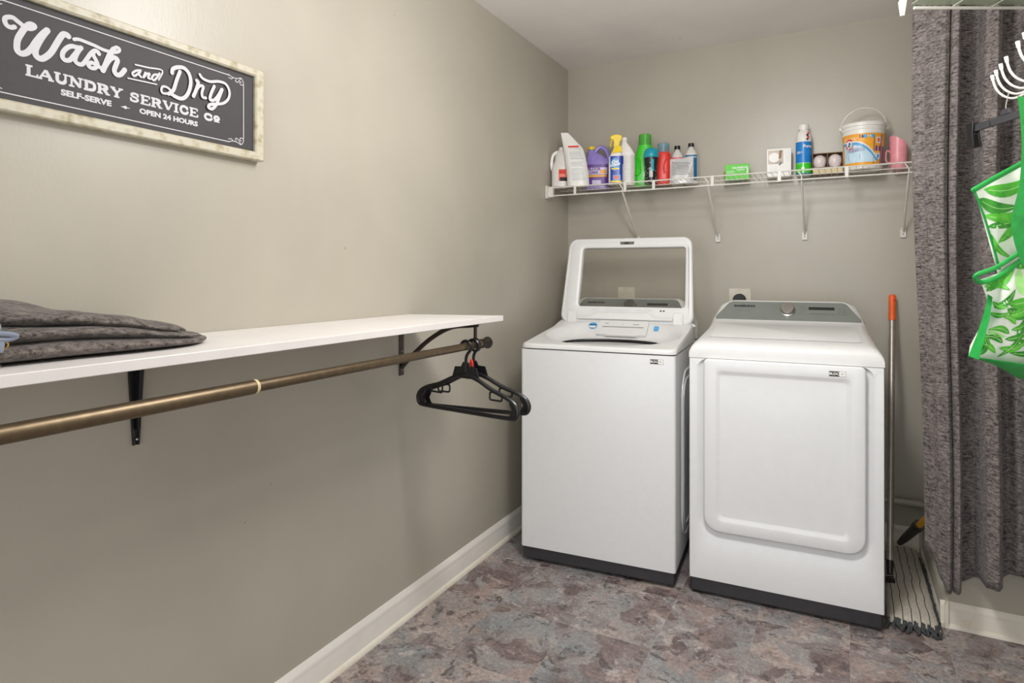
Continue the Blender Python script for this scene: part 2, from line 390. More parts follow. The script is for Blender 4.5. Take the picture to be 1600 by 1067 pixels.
# open door standing parallel to the left wall, just right of the frame
d = MB().box(.432, .467, 1.24, 2.04, .012, 2.035).build('door_1', 'shelfw', bevel=.002); struct(d)
hd = MB(); hd.lathe([(.001, 0), (.026, 0), (.026, .006), (.011, .01), (.011, .032), (.026, .04), (.027, .055), (.016, .064), (.001, .066)]).xf(Matrix.Translation((.432, 1.31, .98)) @ Matrix.Rotation(R(-90), 4, 'Y'))
hd.build('door_handle', 'chrome', d)

# ceiling dome lamp (above and left of the camera)
t = thing('ceiling_lamp', 'round flush ceiling lamp with white rim above the room', 'lamp', (-.34, 1.47, ZC))
MB().lathe([(.001, 0), (.17, 0), (.17, -.03), (.155, -.035), (.001, -.035)]).build('rim', 'purew', t)

# ------------------------------------------------------------------ washer
def frame_on(ox, oy, ang): return (ox, oy, 0), R(ang)
def sheet(mb, f, us, vs, m=0, flip=False):
    nu, nv = len(us), len(vs); v = [f(u, w_) for w_ in vs for u in us]
    fs = [(j * nu + i, j * nu + i + 1, (j + 1) * nu + i + 1, (j + 1) * nu + i) for j in range(nv - 1) for i in range(nu - 1)]
    return mb.add(v, fs, m)
def lins(a, b, n): return [a + (b - a) * i / (n - 1) for i in range(n)]
(loc, rz) = frame_on(-1.286, 2.508, 4.3)
wash = thing('washing_machine', 'white top-loading washing machine with its lid standing open, left of the dryer', 'washing machine', loc, rz)
WD, DP = .687, .70
# cabinet, with an embossed oval on the right side panel
b = MB(); b.loft([[(u, v, z) for u, v in rrect(0, WD, 0, DP, .012, 4)] for z in (.066, .957)], 0)
for k, (ins, dx) in enumerate(((0, .0), )):
    for (v0, v1, z0, z1, r_) in ((.17, .56, .13, .86, .12), (.21, .52, .17, .82, .10)):
        path = [(WD - .001, v, z) for v, z in rrect(v0, v1, z0, z1, r_, 8)]
        b.tube(path, .006, 8, 0, closed=True)
b.build('cabinet', 'white', wash, ang=30)
b = MB(); b.loft([[(u, v, z) for u, v in rrect(.006, WD - .006, .006, DP - .01, .010, 4)] for z in (.016, .068)], 0)
b.build('base_trim', 'base', wash)
for (u, v) in ((.06, .06), (WD - .06, .06), (.06, DP - .08), (WD - .06, DP - .08)):
    MB().lathe([(.022, 0), (.024, .01), (.014, .012), (.014, .03)], (u, v, 0), 16).build('foot', 'black', wash)
# moulded top: rings from the outer edge to the tub opening
def toph(u, v):
    rim = .982 + .056 * min(1, max(0, (v) / .52)) ** 1.1
    cu, cv = WD / 2, .30
    r = math.hypot((u - cu) / .30, (v - cv) / .245)
    basin = .953 + .022 * max(0, min(1, (v - .2) / .24))
    t_ = min(1, max(0, (r - .93) / .16)); t_ = t_ * t_ * (3 - 2 * t_)
    z = basin * (1 - t_) + rim * t_
    if v > .44:
        t2 = min(1, (v - .44) / .095); z = z * (1 - t2) + 1.050 * t2 if z < 1.052 else z
    return z
N = 96; rings = []
outer = []
for j in range(N):
    a = 2 * PI * (j + .5) / N; dx, dy = math.cos(a), math.sin(a); cu, cv = WD / 2, .30
    x0, x1, y0, y1 = .0, WD, .0, .60
    tt = min([(x1 - cu) / dx if dx > 1e-6 else 9, (x0 - cu) / dx if dx < -1e-6 else 9, (y1 - cv) / dy if dy > 1e-6 else 9, (y0 - cv) / dy if dy < -1e-6 else 9])
    outer.append((cu + dx * tt, cv + dy * tt))
inner = [(WD / 2 + .255 * math.cos(2 * PI * (j + .5) / N), .262 + .172 * math.sin(2 * PI * (j + .5) / N)) for j in range(N)]
def ring(t_, z=None, lower=0):
    out = []
    for (a, c) in zip(outer, inner):
        u = a[0] * (1 - t_) + c[0] * t_; v = a[1] * (1 - t_) + c[1] * t_
        out.append((u, v, (toph(u, v) - lower) if z is None else z))
    return out
rings = [[(u, v, .962) for u, v in outer], ring(.0, None, .012), ring(.018, None, .004), ring(.045)] + [ring(t_) for t_ in [.1, .16, .22, .3, .38, .46, .54, .62, .7, .78, .84, .9, .95, 1.]] + [ring(1, None, .004)]
b = MB(); b.loft(rings, 0, False, False)
b.build('top_cover', 'whitep', wash, ang=50)
MB().lathe([(.258, .9535), (.262, .90), (.245, .60), (.001, .58)], (WD / 2, .262, 0), 48, 0, False, True, 1., .70).build('tub', 'dark', wash, ang=60)
MB().tube([(WD / 2 + .257 * math.cos(a), .262 + .176 * math.sin(a), .956 + .013 * max(0, math.sin(a))) for a in lins(0, 2 * PI, 65)[:-1]], .006, 8, closed=True).build('tub_rim', 'dark', wash)
# rear deck + control console behind the lid
b = MB()
sec = [(.545, 1.052, .004, .004), (.60, 1.056, .006, .02), (.625, 1.090, .01, .05), (.67, 1.160, .02, .085), (.69, 1.168, .02, .085), (.75, 1.150, .02, .07), (.775, 1.05, .006, .02)]
def csec(v, z, i0, i1): return [(i0, v, .955), (WD - i0, v, .955), (WD - i0, v, z - .06 if z > 1.08 else z - .02), (WD - i1 + .02, v, z - .012), (WD - i1, v, z), (i1, v, z), (i1 - .02, v, z - .012), (i0, v, z - .06 if z > 1.08 else z - .02)]
b.loft([csec(*q) for q in sec], 0)
con = b.build('rear_console', 'whitep', wash, bevel=.004)
def slope_frame(v0, z0, v1, z1):      # face coordinates: u across, w up the slope, d outwards
    L = math.hypot(v1 - v0, z1 - z0); ev = (v1 - v0) / L; ez = (z1 - z0) / L
    return lambda u, w_, d_: (u, v0 + ev * w_ - ez * d_, z0 + ez * w_ + ev * d_), L
def console_face(parent, v0, z0, v1, z1, i0, i1, brand, left_col=True):
    fn, L = slope_frame(v0, z0, v1, z1)
    pts = [(i0 + .006, -.010), (WD - i0 - .012, -.010), (WD - i0, -.004), (WD - i0 + .001, .004), (WD - i1 - .002, L - .010), (WD - i1 - .010, L - .002), (WD - i1 - .026, L + .003), (i1 + .026, L + .003), (i1 + .010, L - .002), (i1 + .002, L - .010), (i0 - .001, .004), (i0, -.004)]
    b = MB(); b.prism(pts, fn, -.012, .003)
    b.prism([(.44, L * .58), (.545, L * .58), (.545, L * .75), (.44, L * .75)], fn, .003, .0036, 1)
    for k in range(5):
        for (ua, ub) in ((.285, .325), (.40, .43)):
            b.prism([(ua, L * .30 + k * .012), (ub, L * .30 + k * .012), (ub, L * .30 + k * .012 + .0015), (ua, L * .30 + k * .012 + .0015)], fn, .003, .0033, 2)
    for k in range(7): b.prism([(.44 + .016 * k, L * .30), (.45 + .016 * k, L * .30), (.45 + .016 * k, L * .30 + .006), (.44 + .016 * k, L * .30 + .006)], fn, .003, .0033, 2)
    for k in range(3):
        for q in range(2): b.prism([(.558 + .02 * q, L * .32 + k * .014), (.570 + .02 * q, L * .32 + k * .014), (.570 + .02 * q, L * .32 + k * .014 + .005), (.558 + .02 * q, L * .32 + k * .014 + .005)], fn, .003, .0033, 2)
    b.prism([(.14, L * .44), (.185, L * .44), (.185, L * .44 + .0015), (.14, L * .44 + .0015)], fn, .003, .0033, 2)
    b.text(brand, .0165, lambda x, y, d_: fn(x + .165, y + L * .74, d_), 3, .0036, .0009, sx=1.25)
    o = b.build('control_panel', ['console', 'display', 'legend', 'ink'], parent, ang=30)
    k = MB(); C0 = Vector(fn(.352, L * .52, .003)); nn = (Vector(fn(0, 0, 1)) - Vector(fn(0, 0, 0))).normalized()
    rot = Vector((0, 0, 1)).rotation_difference(nn).to_matrix().to_4x4()
    k.lathe([(.001, 0), (.034, 0), (.034, .004), (.029, .006), (.029, .022), (.027, .025), (.001, .0255)], (0, 0, 0), 36).xf(Matrix.Translation(C0) @ rot)
    k.build('knob', 'chrome', parent)
    return o
console_face(con, .624, 1.090, .669, 1.160, .055, .085, 'SAMSUNG')
# detergent drawer and stickers on the sloped rear of the top
fn, L = slope_frame(.445, .982, .535, 1.050)
b = MB(); b.prism(rrect(.225, .475, .006, L * .97, .006, 3), fn, .001, .014)
b.prism([(.245, L * .50), (.455, L * .50), (.455, L * .56), (.245, L * .56)], fn, .014, .0144, 1)
for (u0, u1, q) in ((.255, .275, .74), (.40, .43, .70), (.345, .349, .70)): b.prism([(u0, L * q), (u1, L * q), (u1, L * q + .003), (u0, L * q + .003)], fn, .014, .0144, 2)
dr = b.build('detergent_drawer', ['whitep', 'greyt', 'legend'], wash, ang=30)
b = MB(); b.prism([(.27, -.004), (.44, -.004), (.41, .010), (.29, .010)], fn, .006, .020); b.build('drawer_handle', 'whitep', dr, bevel=.003)
b = MB(); b.prism([(.192 + .021 * math.cos(a * PI / 12), L * .66 + .021 * math.sin(a * PI / 12)) for a in range(24)], fn, .002, .0085)
b.prism([(.174, L * .62), (.21, L * .62), (.208, L * .50), (.178, L * .50)], fn, .0085, .0088, 1); b.prism([(.172, L * .72), (.212, L * .72), (.212, L * .64), (.172, L * .64)], fn, .0085, .0088, 2)
lab(b.build('round_sticker', ['sky', 'purew', 'tealb'], wash), 'blue round sticker')
b = MB(); b.prism(rrect(.505, .53, L * .45, L * .72, .005, 3), fn, .002, .0085); lab(b.build('square_sticker', ['sky'], wash), 'small blue sticker')
# badge on the front
def badge(mb, u, z, y, wd_=.056, h=.020):
    f2 = lambda a, b_, d_: (u + a, y - d_, z + b_)
    mb.prism(rrect(0, wd_, 0, h, .001, 1), f2, 0, .0008, 2)
    mb.prism(rrect(.0012, wd_ * .6, .0012, h - .0012, .001, 1), f2, 0, .0012, 0)
    mb.prism(rrect(wd_ * .6, wd_ - .0012, .0012, h - .0012, .001, 1), f2, 0, .0012, 1)
    mb.text('BLDC', .013, lambda a, b_, d_: f2(a + wd_ * .31, b_ + h * .5, d_), 1, .0014, .0004)
    mb.text('10', .010, lambda a, b_, d_: f2(a + wd_ * .76, b_ + h * .5, d_), 2, .0014, .0002); return mb
badge(MB(), .583, .921, 0).build('badge', ['ink', 'purew', 'greyt'], wash, ang=30)
# open lid, hinged at v = .55, leaning back
LB = Vector((0, .548, 1.040)); lean = R(14)
def lidf(u, w_, d_):       # w along the lid from the hinge, d towards the viewer
    return (u, LB.y + w_ * math.sin(lean) - d_ * math.cos(lean), LB.z + w_ * math.cos(lean) + d_ * math.sin(lean))
def lidring(ins, r, wd0=.0, top=.455, bot=.0, k=0):
    pts = rrect(0 + ins, WD + .003 - ins, bot + ins, top - ins, r, 6)
    out = []
    for (u, w_) in pts:
        c = WD / 2; tp = 1 - .060 * (w_ / .455)
        crown = .012 * (1 - ((u - c) / .345) ** 2) * (w_ / .455) ** 3
        out.append((c + (u - c) * tp, w_ + crown))
    return out
def winring(ins, r):
    pts = rrect(.088 + ins, .652 - ins, .082 + ins, .405 - ins, r, 6); out = []
    for (u, w_) in pts:
        c = .37; tp = 1 - .03 * (w_ / .455); crown = .012 * (1 - ((u - .345) / .345) ** 2) * (w_ / .455) ** 3
        out.append((c + (u - c) * tp, w_ + crown))
    return out
def mapr(r2, d_): return [lidf(u, w_, d_) for u, w_ in r2]
b = MB()
b.loft([mapr(winring(.004, .018), .0), mapr(winring(.004, .018), .016), mapr(winring(-.006, .026), .022), mapr(winring(-.012, .03), .022), mapr(lidring(.022, .035), .022), mapr(lidring(.016, .037), .018), mapr(lidring(.010, .04), .020), mapr(lidring(.003, .042), .016), mapr(lidring(0, .044), .006), mapr(lidring(.002, .043), -.010), mapr(lidring(.015, .04), -.022), mapr(winring(-.02, .03), -.022), mapr(winring(.004, .018), -.016), mapr(winring(.004, .018), .0)], 0, False, False)
lid = b.build('lid', 'whitep', wash, ang=50)
b = MB(); b.prism(winring(.002, .018), lidf, -.004, .001); b.build('window_pane', 'glass', lid)
b = MB(); b.prism([(.305, .418), (.375, .418), (.378, .434), (.302, .434)], lidf, .0215, .0225, 0); b.prism([(.325, .421), (.35, .421), (.35, .431), (.325, .431)], lidf, .0225, .0235, 1); b.build('latch_slot', ['legend', 'ink'], lid)
b = MB()
b.prism([(.10, .016), (.59, .016), (.59, .03), (.50, .03), (.475, .055), (.20, .055), (.165, .03), (.10, .03)], lidf, .022, .034); b.build('lid_ridge', 'whitep', lid, bevel=.005)
for u0 in (.045, .592):
    MB().prism(rrect(u0, u0 + .048, -.02, .058, .004, 2), lidf, .004, .030).build('hinge', 'whitep', lid, bevel=.003)
for (u0, n_) in ((.17, 4), (.25, 6), (.315, 5), (.40, 4), (.44, 4)):
    b = MB()
    for k in range(3): b.prism([(u0, .062 + k * .0045), (u0 + .011 * n_, .062 + k * .0045), (u0 + .011 * n_, .0634 + k * .0045), (u0, .0634 + k * .0045)], lidf, .0222, .0226, 0)
    b.build('printed_text', 'bluegrey', lid)
for u0 in (.525, .54): MB().prism([(u0, .064), (u0 + .009, .064), (u0 + .009, .071), (u0, .071)], lidf, .0222, .0226, 0).build('printed_symbol', 'ink', lid)

# ------------------------------------------------------------------ dryer
(loc, rz) = frame_on(-.549, 2.572, 2.5)
dry = thing('tumble_dryer', 'white front-loading dryer with square door and grey control panel, right of the washer', 'dryer', loc, rz)
def dr_out(off, r=None):  # door outline (u,z) offset outwards by off
    a = .059 - off; b_ = .628 + off; c = .268 - off; d_ = .957 + off
    return rrect(a, b_, c, min(d_, .9555), (max(.004, .062 + off), max(.004, .062 + off), .020 + max(0, off), .020 + max(0, off)), 8)
def front_rect(r): return rrect(0, WD, .066, .9555, r, 8)
b = MB()
def fm(pts, y): return [(u, y, z) for u, z in pts]
side = [fm(front_rect(.001), DP), fm(front_rect(.001), .006), fm([(min(max(u, .003), WD - .003), z) for u, z in front_rect(.001)], .0)]
b.loft(side + [fm(dr_out(.030), .0), fm(dr_out(.024), .003), fm(dr_out(.010), .013), fm(dr_out(.002), .015), fm(dr_out(-.02), .015)], 0, True, True)
b.build('cabinet', 'white', dry, ang=42)
# door with a raised border and a recessed middle
def drin(i, r): return rrect(.059 + i, .628 - i, .268 + i, .957 - i * 1.0, r, 8)
b = MB()
b.loft([fm(drin(.002, (.06, .06, .018, .018)), .014), fm(drin(.002, (.06, .06, .018, .018)), -.006), fm(drin(.0, (.062, .062, .02, .02)), -.012), fm(drin(.003, (.06, .06, .018, .018)), -.0165), fm(drin(.008, (.056, .056, .016, .016)), -.018),
        fm(drin(.044, (.03, .03, .02, .02)), -.018), fm(drin(.050, (.03, .03, .02, .02)), -.0165), fm(drin(.060, (.022, .022, .015, .015)), -.0105), fm(drin(.066, (.02, .02, .012, .012)), -.010), fm(drin(.15, (.01, .01, .01, .01)), -.011), fm(drin(.22, (.005, .005, .005, .005)), -.012)], 0, True, True)
door = b.build('door', 'white', dry, ang=60)
badge(MB(), .507, .917, -.018).build('badge', ['ink', 'purew', 'greyt'], door, ang=30)
b = MB(); b.loft([[(u, v, z) for u, v in rrect(.004, WD - .004, .004, DP - .01, .010, 4)] for z in (.014, .068)], 0); b.build('base_trim', 'base', dry)
for (u, v) in ((.06, .06), (WD - .06, .06), (.06, DP - .08), (WD - .06, DP - .08)):
    MB().lathe([(.022, 0), (.024, .01), (.014, .012), (.014, .03)], (u, v, 0), 16).build('foot', 'black', dry)
# moulded top
def tsec(v, z, i, zs):
    pr = [(0, .957), (WD, .957), (WD, zs), (WD - i * .25, zs + (z - zs) * .55), (WD - i * .6, zs + (z - zs) * .88), (WD - i, z), (WD - i - .03, z + .001), (i + .03, z + .001), (i, z), (i * .6, zs + (z - zs) * .88), (i * .25, zs + (z - zs) * .55), (0, zs)]
    return [(u, v, zz) for u, zz in pr]
b = MB()
b.loft([tsec(-.002, .975, .012, .970), tsec(.0, .992, .02, .980), tsec(.006, 1.006, .028, .985), tsec(.02, 1.018, .036, .987), tsec(.05, 1.026, .044, .989), tsec(.10, 1.031, .047, .990), tsec(.3, 1.052, .05, .993), tsec(.48, 1.074, .052, .996),
        tsec(.505, 1.079, .050, 1.0), tsec(.52, 1.090, .052, 1.0), tsec(.575, 1.158, .092, 1.0), tsec(.59, 1.167, .10, 1.0), tsec(.62, 1.168, .10, 1.0), tsec(.68, 1.13, .09, 1.0), tsec(DP, 1.04, .05, .99)], 0)
top = b.build('top_cover', 'whitep', dry, ang=50)
b = MB(); deck = []
def dk(u, v): return (u, v, 1.031 + (v - .10) * .105 + .0024)
b.loft([[dk(u, v) for u, v in rrect(.062, WD - .062, .105, .44, .02, 4)], [(p[0], p[1], p[2] + .0016) for p in [dk(u, v) for u, v in rrect(.066, WD - .066, .109, .436, .018, 4)]]], 0); b.build('top_panel', 'whitep', top, ang=60)
console_face(top, .516, 1.089, .574, 1.1600, .040, .088, 'SAMSUNG')
b = MB(); b.box(WD - .035, WD - .004, .33, .36, 1.018, 1.021); lab(b.build('sticker', 'salmon', top), 'faded pink sticker')

# ------------------------------------------------------------------ left shelf, its brackets, rod
SZ = 1.142
b = MB(); b.prism([(WX + .001, -.35), (-1.098, -.35), (-1.098, 2.0), (WX + .001, 1.90)], lambda x, y, d_: (x, y, SZ - .020 + d_), 0, .020)
tag(b.build('wall_shelf', 'shelfw', bevel=.0015), 'long white board shelf along the left wall above the hanging rod', 'shelf')
br = thing('shelf_bracket', 'black tapered shelf bracket on the left wall below the folded garment', 'bracket', (WX, .866, .895))
b = MB(); H_ = SZ - .0205 - .895
def wd_at(z): return .0068 + (.0205 - .0068) * (z / H_)
b.loft([[(0, -wd_at(z), z), (.004 + (.02 if z > .1 else .008) * 0 + .003, -wd_at(z), z), (.006, -wd_at(z) * .55, z), (.0025, -wd_at(z) * .5, z), (.0025, wd_at(z) * .5, z), (.006, wd_at(z) * .55, z), (.007, wd_at(z), z), (0, wd_at(z), z)] for z in lins(0, H_, 6)], 0)
b.build('wall_plate', 'blackm', br)
b = MB(); b.prism([(.002, H_), (.20, H_), (.20, H_ - .003), (.08, H_ - .012), (.022, H_ - .03), (.012, H_ - .19), (.002, H_ - .19)], lambda u, w_, d_: (u, d_, w_), -.0015, .0015); b.build('gusset', 'blackm', br)
b = MB(); b.box(.002, .30, -.0205, .0205, H_ - .003, H_); b.build('shelf_arm', 'blackm', br)
MB().sphere((.0075, 0, .014), .0035, m=0).build('screw', 'chrome', br)
br = thing('rod_bracket', 'dark bronze bracket holding the shelf and the rod beside the hangers', 'bracket', (WX, 1.855, .916))
H_ = SZ - .0205 - .916
MB().box(0, .004, -.0125, .0125, 0, H_).build('wall_plate', 'brown', br, bevel=.0008)
b = MB(); pts = crom([(.004, 0, .030), (.05, 0, .075), (.13, 0, .14), (.22, 0, .187), (.30, 0, H_ - .008), (.335, 0, H_ - .004)], 6); b.tube(pts, .0085, 8, flat=((0, 1, 0), 1)); b2 = MB()
b.v = [(x, y, z) for x, y, z in b.v]; b.build('brace', 'brown', br)
MB().box(.004, .34, -.0125, .0125, H_ - .003, H_).build('shelf_arm', 'brown', br)
b = MB(); b.box(.3215, .3285, -.006, .006, .150, H_ - .003); b.tube([(.325, 0.0, .131) for _ in range(0)] or [(.325 + .021 * math.cos(a * PI / 10), 0, .131 + .021 * math.sin(a * PI / 10)) for a in range(20)], .0045, 8, closed=True); b.build('rod_ring', 'brown', br)
for z in (.02, .09): MB().sphere((.0045, 0, z), .0035).build('screw', 'chrome', br)
rod = thing('closet_rod', 'brushed bronze telescoping rod hanging under the white board shelf', 'rod', (-1.13, 0, 1.047))
MB().cyl((0, -.3, 0), (0, .930, 0), .0155, n=24).build('outer_tube', 'bronze', rod)
MB().cyl((0, .925, 0), (0, 1.90, 0), .0125, n=24).build('inner_tube', 'bronze', rod)
MB().cyl((0, .928, 0), (0, .935, 0), .0162, n=24).build('collar', 'cream', rod)
MB().lathe([(.001, 0), (.016, 0), (.016, .006), (.011, .009), (.012, .014), (.020, .035), (.0215, .045), (.018, .05), (.001, .051)]).xf(Matrix.Translation((0, 1.895, 0)) @ Matrix.Rotation(R(-90), 4, 'X')).build('finial', 'brown', rod)

# ------------------------------------------------------------------ plastic hangers
def make_hanger():
    t = thing('clothes_hanger', 'x', 'hanger')
    b = MB(); fl = ((0, 1, 0), 1.25)
    hook = [(.004 + -.004, 0, -.085), (0.0, 0, -.04), (.006, 0, -.022), (.019, 0, -.006), (.0195, 0, .008), (.010, 0, .019), (-.004, 0, .0215), (-.018, 0, .014), (-.024, 0, -.002)]
    b.tube(crom(hook, 5), .0055, 10); b.build('hook', 'black', t)
    b = MB()
    for sx in (-1, 1):
        arm = [(0, 0, -.092), (sx * .05, 0, -.106), (sx * .11, 0, -.134), (sx * .165, 0, -.152), (sx * .198, 0, -.170), (sx * .210, 0, -.192), (sx * .203, 0, -.213), (sx * .182, 0, -.218), (sx * .12, 0, -.219), (0, 0, -.219)]
        b.tube(crom(arm, 5), .0074, 10, flat=((0, 1, 0), 1.0))
        # inner web at the shoulder end and the strap notch
        web = [(sx * .176, -.160), (sx * .203, -.176), (sx * .208, -.196), (sx * .197, -.216), (sx * .166, -.221), (sx * .182, -.205), (sx * .187, -.190), (sx * .178, -.172)]
        b.prism(web, lambda u, w_, d_: (u, d_, w_), -.0015, .0015)
        b.tube([(sx * q[0], 0, q[1]) for q in rrect(.100, .148, -.166, -.140, .006, 3)], .0034, 6, closed=True)
    b.build('shoulders', 'black', t)
    b = MB(); b.prism([(-.012, -.05), (.012, -.05), (.020, -.066), (.046, -.068), (.058, -.106), (-.058, -.106), (-.046, -.068), (-.020, -.066)], lambda u, w_, d_: (u, d_, w_), -.002, .002); b.build('neck', 'black', t, bevel=.001)
    return t
def dup(root, loc, rot, label=None, group=None):
    r = root.copy(); COL.objects.link(r); r.location = loc; r.rotation_euler = rot
    if label: r['label'] = label
    if group: r['group'] = group
    for ch in list(root.children):
        c = ch.copy(); COL.objects.link(c); c.parent = r
        for g in list(ch.children):
            e = g.copy(); COL.objects.link(e); e.parent = c
    return r
h0 = make_hanger(); h0.location = (-1.13, 1.795, 1.044); h0.rotation_euler = (0, R(1), R(-4))
h0['label'] = 'nearer of the two black plastic hangers on the bronze rod, hanging straight'; h0['group'] = 'black hangers on the rod'
h1 = dup(h0, (-1.13, 1.842, 1.044), (0, R(-1.0), R(1)), 'farther black plastic hanger on the bronze rod, turned behind the other', 'black hangers on the rod')
b = MB(); b.prism([(-.007, -.012), (.006, -.014), (.004, .006), (-.002, .014), (-.005, .012)], lambda u, w_, d_: (-1.121 + u, 1.816 + d_, .990 + w_), -.003, .003); tag(b.build('size_marker', 'red', bevel=.001), 'small red plastic marker on the hook of a black hanger', 'marker')

# ------------------------------------------------------------------ folded garment on the left shelf
gar = thing('folded_trousers', 'folded charcoal acid-washed garment with grey drawstring on the white board shelf', 'garment', (-1.29, .35, SZ + .001))
def pillow(name, mat, x0, x1, y0, y1, zb, hf, seed, amp=.006, nx=44, ny=90, e=.38):
    b = MB(); T = []; B = []
    for j in range(ny):
        for i in range(nx):
            a = math.sin(PI / 2 * (-1 + 2 * i / (nx - 1))); c = math.sin(PI / 2 * (-1 + 2 * j / (ny - 1)))
            k = (max(0, 1 - abs(a) ** 4) ** .5) * (max(0, 1 - abs(c) ** 24) ** .5)
            wob = .010 * noise.noise(Vector((c * 2.5, seed, 0)))
            x = (x0 + x1) / 2 + (x1 - x0) / 2 * a * (1 - .32 * abs(c) ** 14) + wob; y = (y0 + y1) / 2 + (y1 - y0) / 2 * c * (1 - .10 * abs(a) ** 4)
            h = hf(x, y)
            zc = zb(x, y)
            n1 = noise.noise(Vector((x * 9 + seed, y * 5, seed))) * amp + noise.noise(Vector((x * 26 + y * 8, y * 13, seed + 5))) * amp * .5
            fold = amp * .9 * math.sin((x * 38 + y * 14 + 3 * noise.noise(Vector((x * 5, y * 5, seed))))) * .6
            T.append((x, y, zc + h * .5 + (h * .5 + n1 + fold) * k)); B.append((x, y, zc + h * .5 - (h * .5) * k))
    for P_, fl in ((T, 0), (B, 1)):
        fs = []
        for j in range(ny - 1):
            for i in range(nx - 1):
                q = (j * nx + i, j * nx + i + 1, (j + 1) * nx + i + 1, (j + 1) * nx + i); fs.append(q[::-1] if fl else q)
        b.add(P_, fs)
    o = b.build(name, mat, gar, ang=180); return o
hy = [(-.3, 1.), (.12, 1.), (.22, .92), (.34, .70), (.44, .46), (.54, .22)]
pillow('lower_layer', 'pants2', -.135, .115, -.35, .560, lambda x, y: 0.001, lambda x, y: .034 * interp([(-.3, 1), (.2, 1), (.55, .45)], y), 2, .004)
pillow('middle_layer', 'pants', -.14, .10, -.33, .550, lambda x, y: .030 * interp([(-.3, 1), (.25, 1), (.55, .36)], y), lambda x, y: .036 * interp(hy, y), 9, .005)
pillow('upper_layer', 'pants', -.145, .085, -.32, .525, lambda x, y: .028 * interp([(-.3, 1), (.25, 1), (.55, .36)], y) + .030 * interp(hy, y), lambda x, y: (.040 - .10 * max(0, x - .02)) * interp(hy, y), 15, .009)
# waistband seam, grommets and drawstring
for k, (x, y, z) in enumerate(((.092, .135, .076), (.112, .14, .036))):
    ring_ = [(x + .002 * math.sin(a * PI / 8), y + .009 * math.cos(a * PI / 8), z + .007 * math.sin(a * PI / 8)) for a in range(16)]
    MB().tube(ring_, .0018, 8, closed=True).build('grommet', 'gold', gar)
b = MB()
b.tube(crom([(.096, .134, .074), (.110, .137, .066), (.119, .128, .056), (.121, .108, .052), (.12, .08, .055), (.118, .05, .060)], 5), .0038, 8)
b.tube(crom([(.118, .115, .056), (.122, .138, .055), (.123, .156, .050), (.120, .146, .045), (.121, .12, .047), (.120, .09, .049), (.118, .06, .05)], 5), .0042, 8)
b.tube(crom([(.120, .134, .048), (.122, .132, .036), (.122, .130, .026)], 4), .0085, 8, flat=((1, 0, 0), .3))
b.build('drawstring', 'cord', gar)
b = MB(); b.tube([(.124, .130, .026), (.125, .130, .005)], .0028, 8); b.sphere((.125, .130, .005), .0036); b.build('cord_tip', 'chrome', gar)

# ------------------------------------------------------------------ wall sign
sg = thing('laundry_sign', 'black and white wash and dry laundry sign in a weathered tan frame', 'sign', (WX, 0, 0))
SY0, SY1, SZ0, SZ1 = .492, 1.209, 1.608, 1.860; FW = .027
for (y0, y1, z0, z1, nm) in (0, 0, 0, 0, 0),:
    pass
b = MB(); rin = [(SY0 + FW, SZ0 + FW - .004), (SY1 - FW, SZ0 + FW - .004), (SY1 - FW, SZ1 - FW + .006), (SY0 + FW, SZ1 - FW + .006)]; rout = [(SY0, SZ0), (SY1, SZ0), (SY1, SZ1), (SY0, SZ1)]
b.loft([[(x, y, z) for y, z in r_] for x, r_ in ((.001, rin), (.024, rin), (.028, [(y + (.004 if y > .8 else -.004), z + (.004 if z > 1.7 else -.004)) for y, z in rin]), (.028, [(y - (.003 if y > .8 else -.003), z - (.003 if z > 1.7 else -.003)) for y, z in rout]), (.025, rout), (.001, rout), (.001, rin))], 0, False, False)
b.build('frame', 'frame', sg, ang=20)
b = MB(); b.box(.002, .016, rin[0][0], rin[1][0], rin[0][1], rin[2][1]); panel = b.build('panel', 'sign', sg)
FX = .0162
sf = lambda y, z, d_: (FX + d_, y, z)
